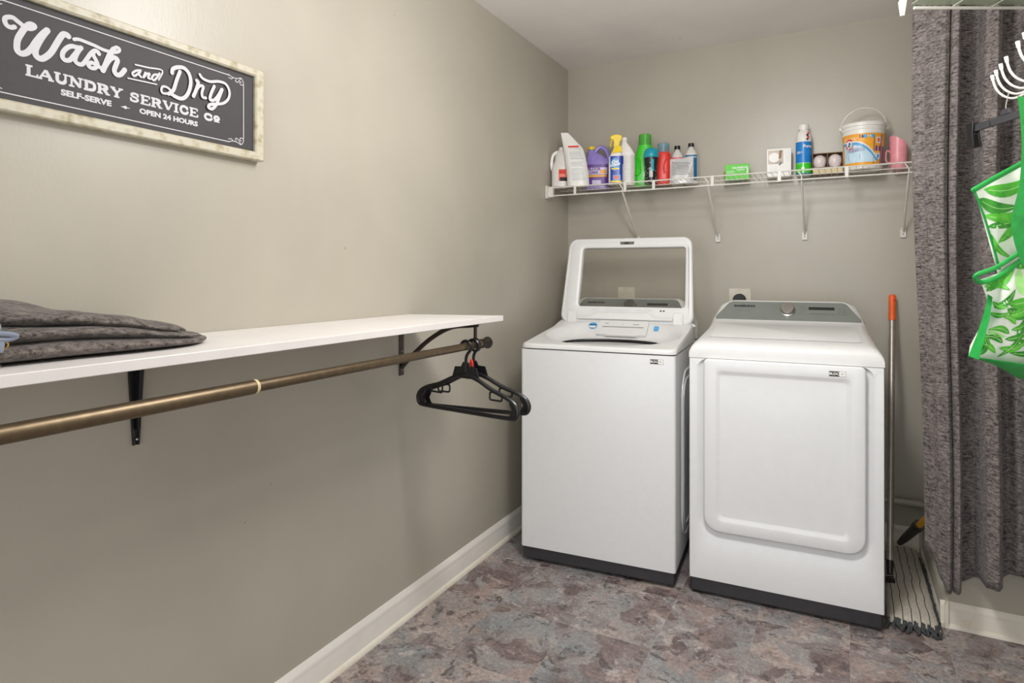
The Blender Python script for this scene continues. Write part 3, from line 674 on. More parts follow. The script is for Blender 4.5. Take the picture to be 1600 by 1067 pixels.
# script words, drawn as pen strokes (width, [(y, z) ...])
SCRIPT = [
(0.0068,[(0.620,1.779),(0.615,1.776),(0.608,1.777),(0.604,1.784),(0.605,1.791),(0.611,1.795),(0.618,1.796),(0.625,1.792),(0.634,1.787),(0.641,1.784),(0.648,1.785),(0.654,1.790),(0.654,1.794),(0.648,1.795),(0.642,1.791),(0.637,1.782)]),
(0.0106,[(0.637,1.782),(0.632,1.772),(0.626,1.758),(0.624,1.746),(0.625,1.734),(0.632,1.730),(0.641,1.735),(0.649,1.746),(0.657,1.762),(0.667,1.779),(0.677,1.792)]),
(0.0109,[(0.677,1.792),(0.670,1.780),(0.662,1.763),(0.656,1.746),(0.657,1.734),(0.665,1.730),(0.674,1.736),(0.684,1.749),(0.693,1.768),(0.701,1.785),(0.707,1.794),(0.713,1.795),(0.716,1.793)]),
(0.0086,[(0.741,1.776),(0.732,1.775),(0.722,1.774),(0.713,1.767),(0.706,1.756),(0.705,1.746),(0.710,1.741),(0.719,1.744),(0.727,1.756),(0.736,1.771),(0.741,1.777)]),
(0.0081,[(0.741,1.777),(0.733,1.762),(0.729,1.747),(0.734,1.741),(0.743,1.742),(0.751,1.754),(0.760,1.770),(0.768,1.779),(0.774,1.779),(0.777,1.775)]),
(0.0078,[(0.768,1.779),(0.765,1.770),(0.771,1.759),(0.774,1.750),(0.768,1.741),(0.759,1.740),(0.755,1.745),(0.761,1.751),(0.769,1.750),(0.781,1.745)]),
(0.0057,[(0.727,1.790),(0.736,1.793),(0.751,1.792),(0.769,1.790),(0.785,1.787),(0.799,1.787),(0.810,1.789),(0.819,1.794),(0.820,1.800),(0.813,1.801),(0.807,1.793)]),
(0.0106,[(0.808,1.795),(0.799,1.779),(0.791,1.757),(0.785,1.741)]),
(0.0096,[(0.790,1.753),(0.799,1.769),(0.809,1.777),(0.816,1.773),(0.813,1.762),(0.809,1.748),(0.814,1.740),(0.823,1.743),(0.832,1.756)]),
(0.0029,[(0.856,1.775),(0.886,1.777),(0.920,1.780),(0.911,1.755)]),
(0.0025,[(0.839,1.739),(0.872,1.741),(0.906,1.743)]),
(0.0039,[(0.867,1.765),(0.857,1.761),(0.849,1.753),(0.853,1.748),(0.862,1.756),(0.868,1.766),(0.864,1.755),(0.869,1.750)]),
(0.0039,[(0.879,1.763),(0.874,1.750),(0.882,1.761),(0.889,1.763),(0.885,1.753),(0.891,1.752)]),
(0.0040,[(0.910,1.767),(0.900,1.764),(0.894,1.755),(0.899,1.751),(0.907,1.760),(0.913,1.771)]),
(0.0072,[(0.944,1.781),(0.946,1.791),(0.958,1.799),(0.975,1.802),(0.988,1.792),(0.993,1.773),(0.988,1.748),(0.977,1.730),(0.964,1.724),(0.948,1.727)]),
(0.0043,[(0.948,1.727),(0.935,1.728),(0.921,1.726),(0.917,1.733),(0.921,1.742),(0.933,1.742),(0.945,1.734)]),
(0.0070,[(0.964,1.790),(0.955,1.765),(0.947,1.740),(0.935,1.728)]),
(0.0072,[(1.009,1.780),(1.013,1.775),(1.007,1.756),(1.000,1.739)]),
(0.0055,[(1.007,1.756),(1.017,1.769),(1.027,1.770),(1.023,1.754),(1.025,1.743),(1.034,1.743)]),
(0.0054,[(1.017,1.798),(1.026,1.790),(1.046,1.788),(1.070,1.795),(1.092,1.794),(1.103,1.778),(1.100,1.758),(1.085,1.742),(1.063,1.734)]),
(0.0062,[(1.058,1.779),(1.048,1.756),(1.046,1.742),(1.057,1.743),(1.068,1.756),(1.079,1.776)]),
(0.0062,[(1.081,1.777),(1.072,1.754),(1.063,1.732),(1.051,1.719),(1.041,1.721),(1.046,1.729),(1.063,1.734)]),
]
b = MB()
for k, (wd_, pts) in enumerate(SCRIPT): b.ribbon(pts, wd_ * (1.30 if wd_ < .0075 else 1.10), sf, smooth=5, d=(0, .0004 + .0002 * k))
# slab-serif capitals from strokes on a 1 x 1 grid: thick strokes t, serifs s
CAPS = {
 'L': (.72, [('t', (.2, 0), (.2, 1)), ('s', (.02, 1), (.42, 1)), ('s', (.02, 0), (.72, 0)), ('t2', (.70, 0), (.70, .3))]),
 'A': (.95, [('h', (.12, 0), (.46, 1)), ('t', (.46, 1), (.78, 0)), ('h', (.25, .33), (.66, .33)), ('s', (0, 0), (.26, 0)), ('s', (.6, 0), (.95, 0))]),
 'U': (.88, [('t', (.2, 1), (.2, .28), (.3, .05), (.48, 0), (.62, .08), (.68, .3)), ('h', (.7, .28), (.7, 1)), ('s', (.0, 1), (.4, 1)), ('s', (.56, 1), (.86, 1))]),
 'N': (.95, [('h', (.2, 0), (.2, 1)), ('t', (.2, 1), (.75, 0)), ('h', (.75, 0), (.75, 1)), ('s', (0, 1), (.3, 1)), ('s', (.03, 0), (.38, 0)), ('s', (.6, 1), (.92, 1))]),
 'D': (.88, [('t', (.2, 0), (.2, 1)), ('h', (.02, 1), (.45, 1)), ('h', (.02, 0), (.45, 0)), ('t', (.42, .98), (.62, .92), (.72, .7), (.72, .3), (.62, .08), (.42, .02))]),
 'R': (.92, [('t', (.2, 0), (.2, 1)), ('h', (.02, 1), (.5, 1)), ('h', (.2, .5), (.5, .5)), ('t', (.5, .97), (.66, .88), (.66, .62), (.5, .53)), ('t', (.46, .5), (.72, 0)), ('s', (.02, 0), (.4, 0)), ('s', (.6, 0), (.9, 0))]),
 'Y': (.9, [('t', (.15, 1), (.45, .5)), ('h', (.75, 1), (.47, .5)), ('t', (.45, .5), (.45, 0)), ('s', (0, 1), (.34, 1)), ('s', (.58, 1), (.9, 1)), ('s', (.26, 0), (.64, 0))]),
 'S': (.8, [('t', (.62, .72), (.6, .9), (.4, .98), (.2, .9), (.16, .72), (.3, .57), (.52, .45), (.63, .27), (.54, .08), (.34, .02), (.16, .1), (.12, .3)), ('s', (.64, .7), (.64, 1)), ('s', (.10, 0), (.10, .3))]),
 'E': (.82, [('t', (.2, 0), (.2, 1)), ('s', (.02, 1), (.72, 1)), ('s', (.02, 0), (.75, 0)), ('h', (.2, .5), (.52, .5)), ('s', (.70, .72), (.70, 1)), ('s', (.74, 0), (.74, .3)), ('s', (.52, .36), (.52, .64))]),
 'V': (.92, [('t', (.16, 1), (.46, 0)), ('h', (.78, 1), (.46, 0)), ('s', (0, 1), (.34, 1)), ('s', (.62, 1), (.92, 1))]),
 'I': (.45, [('t', (.2, 0), (.2, 1)), ('s', (.0, 1), (.4, 1)), ('s', (.0, 0), (.4, 0))]),
 'C': (.86, [('t', (.68, .72), (.6, .92), (.4, 1), (.22, .88), (.14, .6), (.14, .38), (.24, .1), (.42, 0), (.6, .06), (.72, .26)), ('s', (.7, .68), (.7, 1))]),
 'o': (.62, [('t', (.3, .32), (.14, .42), (.1, .62), (.16, .84), (.3, .92), (.44, .84), (.5, .62), (.46, .42), (.3, .32)), ('s', (.06, .06), (.56, .06))]),
}
def caps(mb, word, y0, y1, z0, z1, th):
    tot = sum(CAPS[c][0] for c in word); sxx = (y1 - y0) / tot; hh = z1 - z0; y = y0
    for c in word:
        wd_, st = CAPS[c]
        for k, (kind, *pts) in enumerate(st):
            wq = {'t': th, 'h': th * .62, 's': th * .55, 't2': th * .5}[kind]
            mb.ribbon([(y + p[0] * sxx, z0 + wq * .3 + p[1] * (hh - wq * .6)) for p in pts], wq, sf, smooth=1 if len(pts) < 3 else 4, taper=len(pts) > 2, d=(0, .0004 + .00003 * k))
        y += wd_ * sxx
caps(b, 'LAUNDRY', .638, .829, 1.6895, 1.711, .0067)
caps(b, 'S', .843, .868, 1.6885, 1.710, .0050); caps(b, 'ERVICE', .868, 1.016, 1.6885, 1.710, .0064)
caps(b, 'Co', 1.030, 1.078, 1.688, 1.706, .0062)
b.text('SELF-SERVE', .0165, lambda x, y, d_: sf(.753 + x * 1.06, 1.6718 + y, d_), 0, .0005, .0008, sx=1.18)
b.text('OPEN 24 HOURS', .0160, lambda x, y, d_: sf(.940 + x * 1.06, 1.6712 + y, d_), 0, .0005, .0008, sx=1.16)
b.prism([(.824, 1.6715), (.831, 1.6735), (.835, 1.6755), (.838, 1.6727), (.846, 1.6715), (.838, 1.6703), (.835, 1.6675), (.831, 1.6695)], sf, 0, .0005)
# border line with corner scrolls
BY0, BY1, BZ0, BZ1 = .552, 1.150, 1.645, 1.823
for (p, q) in (((BY0 + .045, BZ1 + .001), (BY1 - .045, BZ1 - .001)), ((BY0 + .045, BZ0), (BY1 - .045, BZ0)), ((BY0, BZ0 + .02), (BY0, BZ1 - .02)), ((BY1, BZ0 + .02), (BY1, BZ1 - .02))):
    b.ribbon([p, q], .0022, sf, smooth=1, taper=False)
for (cy, sy) in ((BY0, 1), (BY1, -1)):
    for (cz, sz) in ((BZ0, 1), (BZ1, -1)):
        b.ribbon([(cy, cz + sz * .022), (cy + sy * .001, cz + sz * .008), (cy + sy * .008, cz - sz * .001), (cy + sy * .020, cz + sz * .003), (cy + sy * .034, cz + sz * .004), (cy + sy * .047, cz - sz * .0005)], .0019, sf, smooth=5)
        b.ribbon([(cy + sy * .001, cz + sz * .016), (cy + sy * .009, cz + sz * .017), (cy + sy * .012, cz + sz * .011), (cy + sy * .007, cz + sz * .009)], .0019, sf, smooth=4)
        b.ribbon([(cy + sy * .008, cz - sz * .001), (cy + sy * .019, cz + sz * .013), (cy + sy * .026, cz + sz * .011), (cy + sy * .023, cz + sz * .007)], .0019, sf, smooth=4)
        b.ribbon([(cy + sy * .034, cz + sz * .004), (cy + sy * .038, cz + sz * .009), (cy + sy * .047, cz + sz * .007)], .0017, sf, smooth=4)
b.build('lettering', 'letter', panel, ang=30, wn=False)

# ------------------------------------------------------------------ back wire shelf
WZ = 1.776; FY = 3.16; BYY = 3.45
ws = thing('wire_shelf', 'long white wire shelf on the back wall above the washer and dryer', 'shelf', (0, 0, 0))
XL, XR = -1.44, .288
b = MB()
for z in (WZ, WZ - .044): b.tube([(XL, FY, z), (XR, FY, z)], .0036, 8)
b.tube([(XL, BYY - .006, WZ), (XR, BYY - .006, WZ)], .003, 8); b.tube([(XL, 3.30, WZ - .0028), (XR, 3.30, WZ - .0028)], .0028, 8); b.build('rails', 'wire', ws)
b = MB(); k = int((XR - XL) / .0254)
for i in range(1, k + 1):
    x = XL + i * .0254
    b.tube([(x, FY - .002, WZ + .0015), (x, BYY - .004, WZ + .0015)], .00125, 5)
b.build('wires', 'wire', ws)
for x in (-1.287, -1.025 + .02, -.853, -.562, -.258, .020):
    MB().box(x - .0075, x + .0075, FY - .006, FY - .001, WZ - .048, WZ + .003).build('rail_clip', 'wire', ws, bevel=.001)
b = MB(); b.box(WX + .001, WX + .010, FY - .030, FY + .03, WZ - .060, WZ + .012); b.box(WX + .010, WX + .038, FY - .012, FY + .012, WZ - .052, WZ + .006); b.build('wall_bracket', 'wire', ws, bevel=.002)
MB().box(XR, XR + .008, FY - .012, FY + .012, WZ - .052, WZ + .010).build('end_cap', 'cream', ws, bevel=.002)
for x in (-1.022, -.584, -.164, .256):
    b = MB(); b.tube([(x, FY + .002, WZ - .040), (x, WY - .022, 1.500)], .0065, 8, flat=((1, 0, 0), .75)); b.prism([(-.012, -.022), (.012, -.022), (.012, .012), (.006, .024), (-.006, .024), (-.012, .012)], lambda u, w_, d_: (x + u, WY - .001 - d_, 1.49 + w_), 0, .012)
    b.box(x - .014, x + .014, FY - .004, FY + .02, WZ - .056, WZ - .048) if False else None
    b.tube([(x - .014, FY + .001, WZ - .004), (x, FY + .006, WZ - .026), (x, FY + .004, WZ - .044)], .0035, 6)
    br_ = b.build('brace', 'wire', ws, bevel=.0008); MB().sphere((x, WY - .0135, 1.484), .003).build('screw', 'greyt', br_)
for i in range(7):
    x = -1.33 + i * .26; MB().box(x - .005, x + .005, BYY - .014, WY - .001, WZ - .012, WZ + .006).build('wall_clip', 'wire', ws)

# ------------------------------------------------------------------ things on the wire shelf
TZ = WZ + .0030
def se(hw, hd, n=28, p=3.2, cx=0, cy=0):
    out = []
    for j in range(n):
        a = 2 * PI * j / n; c, s_ = math.cos(a), math.sin(a)
        out.append((cx + hw * math.copysign(abs(c) ** (2 / p), c), cy + hd * math.copysign(abs(s_) ** (2 / p), s_)))
    return out
def bottle(mb, secs, p=3.2, m=0, n=32):      # secs: (z, half width, half depth, centre x)
    mb.loft([[(x, y, q[0]) for x, y in se(q[1], q[2], n, p, q[3] if len(q) > 3 else 0)] for q in secs], m); return mb
def wrap(hw, hd, p=3.2, off=.0006):          # map (u along the front, z) to the -y side of a superellipse column
    def f(u, z, d_):
        s_ = min(.999, abs(u) / hw)
        y = -hd * (1 - s_ ** p) ** (1 / p)
        return (u, y - off - d_, z)
    return f
def patch(mb, u0, u1, z0, z1, fn, m=0, n=10, d_=.0):
    us = lins(u0, u1, n); return sheet(mb, lambda u, z: fn(u, z, d_), us, [z0, z1], m)
def lines(mb, u0, u1, z0, z1, n, fn, m, th=.0012, jit=.25):
    for k in range(n):
        z = z0 + (z1 - z0) * k / max(1, n - 1); e = u1 - (u1 - u0) * random.random() * jit
        patch(mb, u0, e, z - th / 2, z + th / 2, fn, m, 6, .0004)
def item(name, label, cat, x, y, rot=17, z=TZ): return thing(name, label, cat, (x, y, z), R(rot))

# bleach jug
t = item('bleach_jug', 'white handled jug at the left end of the wire shelf', 'jug', -1.397, 3.205, 20)
b = MB(); bottle(b, [(0, .040, .030), (.005, .046, .036), (.10, .047, .037), (.125, .043, .034, .002), (.150, .036, .030, .006), (.185, .033, .028, .008), (.200, .022, .021, .008), (.212, .014, .014, .008)]); b.build('body', 'milky', t)
b = MB(); b.tube(crom([(-.043, 0, .10), (-.047, 0, .135), (-.040, 0, .180), (-.018, 0, .2), (.002, 0, .198)], 5), .0095, 10); b.build('handle', 'purew', t)
b = MB(); fn = wrap(.047, .037); patch(b, -.005, .044, .035, .10, fn, 0); patch(b, .003, .042, .035, .055, fn, 1, 8, .0004); patch(b, .0, .03, .075, .09, fn, 2, 8, .0004); b.build('label', ['salmon', 'ink', 'red'], t, solid=.0004)
MB().lathe([(.001, .208), (.016, .208), (.016, .226), (.001, .227)], (.008, 0, 0)).build('cap', 'milky', t)
# white refill pouch
t = item('refill_pouch', 'tall white plastic pouch with small grey print leaning in front of the jug', 'pouch', -1.280, 3.188, 18)
def pouch(mb, hw0, hw1, h, dep, skew=0, topcut=0, m=0):
    nu, nv = 14, 14; T = []; B = []
    for j in range(nv):
        w_ = j / (nv - 1)
        for i in range(nu):
            s_ = -1 + 2 * i / (nu - 1); hw = hw0 + (hw1 - hw0) * w_
            x = s_ * hw + skew * w_ ** 1.5; z = h * w_ - topcut * max(0, s_ + .3) * w_ ** 3
            th = dep * (1 - w_ ** 2.2) * (1 - s_ ** 4) + .0006 + .002 * noise.noise(Vector((x * 30, z * 30, 3)))
            T.append((x, -th + .02 * w_, z)); B.append((x, th + .02 * w_, z))
    for P_, fl in ((T, 0), (B, 1)):
        fs = [((j * nu + i, j * nu + i + 1, (j + 1) * nu + i + 1, (j + 1) * nu + i)[::(-1 if fl else 1)]) for j in range(nv - 1) for i in range(nu - 1)]
        mb.add(P_, fs, m)
    # close the bottom
    mb.add([T[i] for i in range(nu)] + [B[i] for i in range(nu)], [(i, i + nu, i + nu + 1, i + 1) for i in range(nu - 1)], m)
    return mb
b = MB(); pouch(b, .060, .056, .302, .030, -.042, .060); b.build('body', 'purew', t, ang=60)
def pf(u, z, d_): w_ = min(1, z / .302); return (u - .042 * w_ ** 1.5, -(.030 * (1 - w_ ** 2.2) * (1 - (u / .06) ** 4) + .0026) + .02 * w_ - d_, z)
b = MB()
for k in range(17):
    z = .030 + k * .0098
    if k in (7, 11): continue
    patch(b, -.030 + random.random() * .004, .044 - random.random() * .012, z, z + .0040 if k % 3 else z + .006, pf, 0, 8)
patch(b, -.030, .028, .215, .224, pf, 1, 8, .0004); patch(b, -.028, .04, .204, .207, pf, 0, 8)
b.build('print', ['bluegrey', 'red'], t, wn=False)
# violet cleaner jug
t = item('cleaner_jug', 'purple handled jug of cleaner with violet label between white pouch and spray bottle', 'jug', -1.235, 3.375, 17)
b = MB(); bottle(b, [(0, .066, .036), (.006, .072, .042), (.155, .072, .042), (.175, .060, .036, -.006), (.205, .035, .028, -.024), (.222, .016, .016, -.036), (.232, .016, .016, -.036)]); b.build('body', 'purple', t)
b = MB(); b.tube(crom([(-.02, 0, .208), (.0, 0, .236), (.022, 0, .243), (.045, 0, .225), (.060, 0, .190), (.066, 0, .150)], 5), .012, 10); b.build('handle', 'purple', t)
b = MB(); b.lathe([(.001, .23), (.022, .23), (.022, .246), (.001, .247)], (-.036, 0, 0)); b.build('cap', 'yellow', t)
b = MB(); fn = wrap(.072, .042); patch(b, -.066, .060, .018, .140, fn, 0, 16)
patch(b, -.060, .055, .126, .134, fn, 1, 12, .0004); patch(b, -.060, .055, .082, .122, fn, 2, 12, .0004); patch(b, -.060, .052, .068, .080, fn, 3, 12, .0004); patch(b, .016, .05, .088, .108, fn, 3, 6, .0008)
patch(b, -.03, .02, .028, .050, fn, 2, 8, .0006)
b.text('FLOOR', .022, lambda x, y, d_: fn(x - .018, .112 + y, d_), 1, .0009, .001); b.text('CARE', .020, lambda x, y, d_: fn(x - .022, .093 + y, d_), 1, .0009, .001)
b.build('label', ['purplel', 'purplel', 'lilac', 'orangel'], t, wn=False)
# spray bottle
t = item('spray_bottle', 'blue labelled stain spray bottle with a yellow trigger head', 'spray bottle', -1.076, 3.225, 17)
b = MB(); bottle(b, [(0, .035, .026), (.005, .040, .030), (.10, .040, .030), (.145, .038, .028, .0), (.175, .026, .022, .003), (.195, .016, .016, .004), (.205, .014, .014, .004)]); b.build('body', 'purew', t)
b = MB(); b.prism([(-.014, .205), (.018, .205), (.022, .232), (.030, .240), (.032, .262), (.010, .270), (-.012, .268), (-.026, .262), (-.032, .252), (-.026, .244), (-.016, .242), (-.012, .228)], lambda u, w_, d_: (u, d_, w_), -.012, .012); b.build('spray_head', 'yellow', t, bevel=.004, seg=3)
b = MB(); b.tube(crom([(-.020, 0, .246), (-.026, 0, .232), (-.030, 0, .214), (-.028, 0, .205)], 4), .004, 8); b.build('trigger', 'yellow', t)
b = MB(); b.prism([(-.019, .165), (.032, .172), (.024, .206), (-.008, .206)], lambda u, w_, d_: (u, -.027 + (w_ - .165) * .22 - d_, w_), 0, .003); b.build('collar_tag', 'yellow', t)
b = MB(); fn = wrap(.040, .030)
patch(b, -.030, .039, .004, .150, fn, 0, 14)
def disc(mb, u, z, ru, rz_, fn, m, d_=.0006, n=20, rot=0):
    k = len(mb.v); mb.v += [tuple(fn(u + ru * math.cos(a) * math.cos(rot) - rz_ * math.sin(a) * math.sin(rot), z + rz_ * math.sin(a) * math.cos(rot) + ru * math.cos(a) * math.sin(rot), d_)) for a in [2 * PI * j / n for j in range(n)]]
    mb.f.append(list(range(k, k + n))); mb.m.append(m)
disc(b, -.004, .105, .023, .034, fn, 1); patch(b, -.026, .030, .008, .018, fn, 2, 8, .0006); patch(b, -.016, .024, .020, .048, fn, 4, 8, .0006); patch(b, -.012, .016, .026, .044, fn, 5, 8, .0009)
b.text('Oxi', .022, lambda x, y, d_: fn(max(-.039, min(.039, x - .004)), .118 + y + x * .2, d_), 3, .0012, .001); b.text('CLEAN', .016, lambda x, y, d_: fn(max(-.039, min(.039, x - .004)), .102 + y + x * .2, d_), 3, .0012, .001); patch(b, -.024, .018, .078, .086, fn, 2, 8, .001)
b.build('label', ['blue', 'sky', 'yellow', 'purew', 'sky', 'salmon'], t, wn=False)
# white bottle behind
t = item('white_bottle', 'plain white bottle with back print just right of the yellow spray head', 'bottle', -1.037, 3.292, 17)
b = MB(); bottle(b, [(0, .040, .028), (.006, .044, .032), (.17, .044, .032), (.205, .030, .024, -.006), (.235, .014, .014, -.014), (.248, .013, .013, -.014)]); b.build('body', 'purew', t)
MB().lathe([(.001, .244), (.016, .244), (.016, .262), (.001, .263)], (-.014, 0, 0)).build('cap', 'purew', t)
b = MB(); fn = wrap(.044, .032); patch(b, -.02, .040, .02, .165, fn, 0, 12); lines(b, -.015, .038, .03, .155, 16, fn, 1); b.build('label', ['milky', 'greyt'], t, wn=False)
# green detergent bottle
t = item('green_detergent_bottle', 'bright green detergent bottle with clear green cap, tallest in the left group', 'bottle', -.972, 3.375, 14)
b = MB(); bottle(b, [(0, .062, .034), (.006, .068, .040), (.04, .068, .042), (.10, .062, .042, .002), (.17, .052, .038, .010), (.205, .044, .036, .012), (.222, .036, .034, .012), (.226, .034, .034, .012)], 2.6); b.build('body', 'green', t)
b = MB(); b.tube(crom([(-.034, -.036, .160), (-.040, -.040, .12), (-.044, -.041, .08), (-.030, -.043, .060), (-.014, -.044, .072), (-.014, -.043, .105), (-.018, -.040, .14), (-.026, -.037, .160)], 4), .0055, 8, closed=True); b.build('grip', 'green', t)
b = MB(); b.tube(crom([(.055, -.028, .20), (.036, -.038, .180), (.026, -.043, .14), (.030, -.044, .09)], 4), .0045, 8); b.build('handle_ridge', 'green', t)
b = MB(); b.lathe([(.033, .224), (.034, .285), (.030, .288), (.028, .286), (.031, .28), (.030, .226)], (.012, 0, 0), 28, 0, False, False); b.build('cap', 'clearg', t)
MB().lathe([(.001, .224), (.026, .224), (.024, .262), (.012, .268), (.001, .268)], (.012, 0, 0)).build('spout', 'green', t)
# black and teal bottle
t = item('scent_booster_bottle', 'small black bottle with domed turquoise cap in front of the green and red bottles', 'bottle', -.898, 3.275, 12)
b = MB(); b.lathe([(.001, 0), (.030, 0), (.034, .004), (.032, .08), (.038, .132), (.038, .140), (.001, .141)]); b.build('body', 'black', t)
MB().lathe([(.039, .136), (.041, .139), (.041, .152), (.038, .170), (.028, .184), (.014, .190), (.001, .191)], c0=True).build('cap', 'teal', t)
b = MB(); fn = lambda u, z, d_: (math.sin(u / .034) * (.0335 + .0008 * 1 + max(0, z - .08) * .1 + d_), -math.cos(u / .034) * (.0335 + .0008 + max(0, z - .08) * .1 + d_), z)
patch(b, .004, .016, .075, .125, fn, 1); patch(b, .0, .018, .062, .078, fn, 1)
for k in range(26):
    u = random.uniform(-.04, .03); z = random.uniform(.012, .12); disc(b, u, z, .0022, .0018, fn, random.choice([0, 1, 0]))
patch(b, -.008, .010, .030, .062, fn, 0); lines(b, -.006, .008, .034, .058, 5, fn, 2); b.text('unstopables', .010, lambda x, y, d_: fn(-.003 + y, .068 + x * .6, d_), 0, .0008, .0003)
b.build('label', ['milky', 'teal', 'ink'], t, wn=False)
# red detergent bottle
t = item('red_detergent_bottle', 'red detergent bottle with clear blue-tinted cap', 'bottle', -.858, 3.360, 12); t.scale = (.93, .90, .98)
b = MB(); bottle(b, [(0, .044, .032), (.006, .048, .036), (.04, .048, .036), (.13, .043, .034, .004), (.170, .040, .032, .004), (.182, .030, .028, .004), (.186, .026, .026, .004)], 2.7); b.build('body', 'red', t)
b = MB(); b.tube(crom([(.044, -.020, .150), (.026, -.032, .142), (.012, -.036, .120), (.008, -.037, .09), (.012, -.036, .06)], 5), .005, 8); b.build('handle_ridge', 'red', t)
b = MB(); b.lathe([(.033, .178), (.034, .226), (.031, .229), (.029, .227), (.031, .222), (.030, .180)], (.004, 0, 0), 28, 0, False, False); b.build('cap', 'clearb', t)
MB().lathe([(.001, .184), (.022, .184), (.019, .206), (.008, .212), (.001, .212)], (.004, 0, 0)).build('spout', 'red', t)
# two black capped bottles
for (nm, lb, x, y, mt, h) in (('peroxide_bottle', 'clear bottle with black cap and rose label behind the grey pouch', -.792, 3.415, 'pinkl', .215), ('alcohol_bottle', 'clear bottle with black cap and blue label, rightmost of the left group', -.718, 3.415, 'tealb', .222)):
    t = item(nm, lb, 'bottle', x, y, 12)
    b = MB(); bottle(b, [(0, .032, .026), (.004, .035, .029), (h - .07, .035, .029), (h - .045, .026, .024), (h - .028, .013, .013), (h - .018, .013, .013)], 2.6); b.build('body', 'milky', t)
    MB().lathe([(.001, h - .02), (.0155, h - .02), (.0155, h), (.001, h + .001)]).build('cap', 'black', t)
    b = MB(); fn = wrap(.035, .029, 2.6); patch(b, -.0345, .0345, .02, h - .066, fn, 0, 14); patch(b, -.03, .028, h - .080, h - .075, fn, 1, 8, .0005); patch(b, .008, .011, .03, h - .082, fn, 1, 3, .0005); b.build('label', [mt, 'milky'], t, wn=False)
# grey foil pouch
t = item('foil_pouch', 'small white and silver foil pouch with grey print in front of the black capped bottles', 'pouch', -.752, 3.340, 12); t.scale = (1, 1, .90)
b = MB(); pouch(b, .062, .060, .150, .016, 0, -.006); b.build('body', 'foil', t, ang=60)
def pf2(u, z, d_): w_ = min(1, z / .15); return (u, -(.016 * (1 - w_ ** 2.2) * (1 - (u / .061) ** 4) + .0026) + .02 * w_ - d_, z)
b = MB()
for k in range(9): patch(b, -.050, .030 + random.random() * .016, .050 + k * .0092, .0535 + k * .0092, pf2, 0, 8)
patch(b, -.05, -.042, .126, .131, pf2, 1, 4, .0004); b.prism([(.012, .02), (.026, .02), (.056, .125), (.050, .125)], lambda u, w_, d_: pf2(u, w_, d_), .0002, .0008, 2)
b.build('print', ['greyt', 'salmon', 'purew'], t, wn=False)
# green box
t = item('green_box', 'small bright green cardboard box alone in the middle of the wire shelf', 'box', -.474, 3.36, 8)
MB().box(-.058, .058, -.022, .022, 0, .078).build('carton', 'lime', t, bevel=.0015)
b = MB(); f2 = lambda u, z, d_: (u, -.0222 - d_, z); b.text('ALL-PURPOSE', .012, lambda x, y, d_: f2(x + .014, .060 + y, d_), 0, .0005, .0004); b.text('CLOTH', .011, lambda x, y, d_: f2(x + .016, .048 + y, d_), 0, .0005, .0003)
patch(b, .046, .051, .03, .055, f2, 0, 2, .0004); lines(b, -.050, -.01, .034, .044, 3, f2, 0); b.build('print', ['purew'], t, wn=False)
MB().box(-.066, -.0585, -.012, .016, 0, .045).build('inner_flap', 'card', t)
# bulb carton with photo
t = item('light_bulb_box', 'upright white box with a printed picture of a round bulb', 'box', -.279, 3.385, 6)
MB().box(-.056, .056, -.030, .030, 0, .142).build('carton', 'purew', t, bevel=.0015)
f2 = lambda u, z, d_: (u, -.0302 - d_, z); b = MB(); patch(b, -.050, .020, .066, .134, f2, 0, 2); disc(b, -.022, .098, .025, .024, f2, 1, .0005); b.prism([(-.002, .09), (.010, .095), (.014, .132), (.002, .132)], f2, .0003, .0006, 2); disc(b, .006, .066, .010, .004, f2, 3, .0008, 16, .9)
for k in range(5): patch(b, -.044, -.012, .054 - k * .009, .0555 - k * .009, f2, 4, 2, .0004); patch(b, .028 + k * .005, .029 + k * .005, .075, .125, f2, 4, 2, .0004)
b.build('print', ['photo', 'purew', 'card', 'legend', 'bluegrey'], t, wn=False)
# air freshener style bottle
t = item('freshener_bottle', 'tall white bottle with bright blue and green sleeve beside the bulb carton', 'bottle', -.166, 3.385, 8)
b = MB(); b.lathe([(.001, 0), (.032, 0), (.034, .004), (.036, .05), (.036, .17), (.033, .205), (.024, .220), (.020, .224), (.020, .23), (.001, .231)]); b.build('body', 'purew', t)
MB().lathe([(.001, .228), (.024, .228), (.0245, .250), (.022, .253), (.001, .253)]).build('cap', 'purew', t)
fn = lambda u, z, d_: (math.sin(u / .036) * (.0366 + d_), -math.cos(u / .036) * (.0366 + d_), z)
b = MB(); patch(b, -.05, .05, .062, .165, fn, 0, 24); patch(b, -.05, .05, .012, .060, fn, 1, 24); patch(b, -.05, .05, .0, .012, fn, 4, 24)
for k in range(4): disc(b, .014 + .004 * (k % 2), .176 + k * .010, .006, .005, fn, 2 if k % 2 else 3)
b.text('Purex', .020, lambda x, y, d_: fn(x + .018, .142 + y, d_), 5, .0008, .0006); b.text('0%+', .016, lambda x, y, d_: fn(x - .022, .112 + y, d_), 5, .0008, .0004); disc(b, -.006, .035, .007, .007, fn, 5)
b.build('sleeve', ['blue2', 'green', 'red', 'ink', 'tealb', 'purew'], t, wn=False)
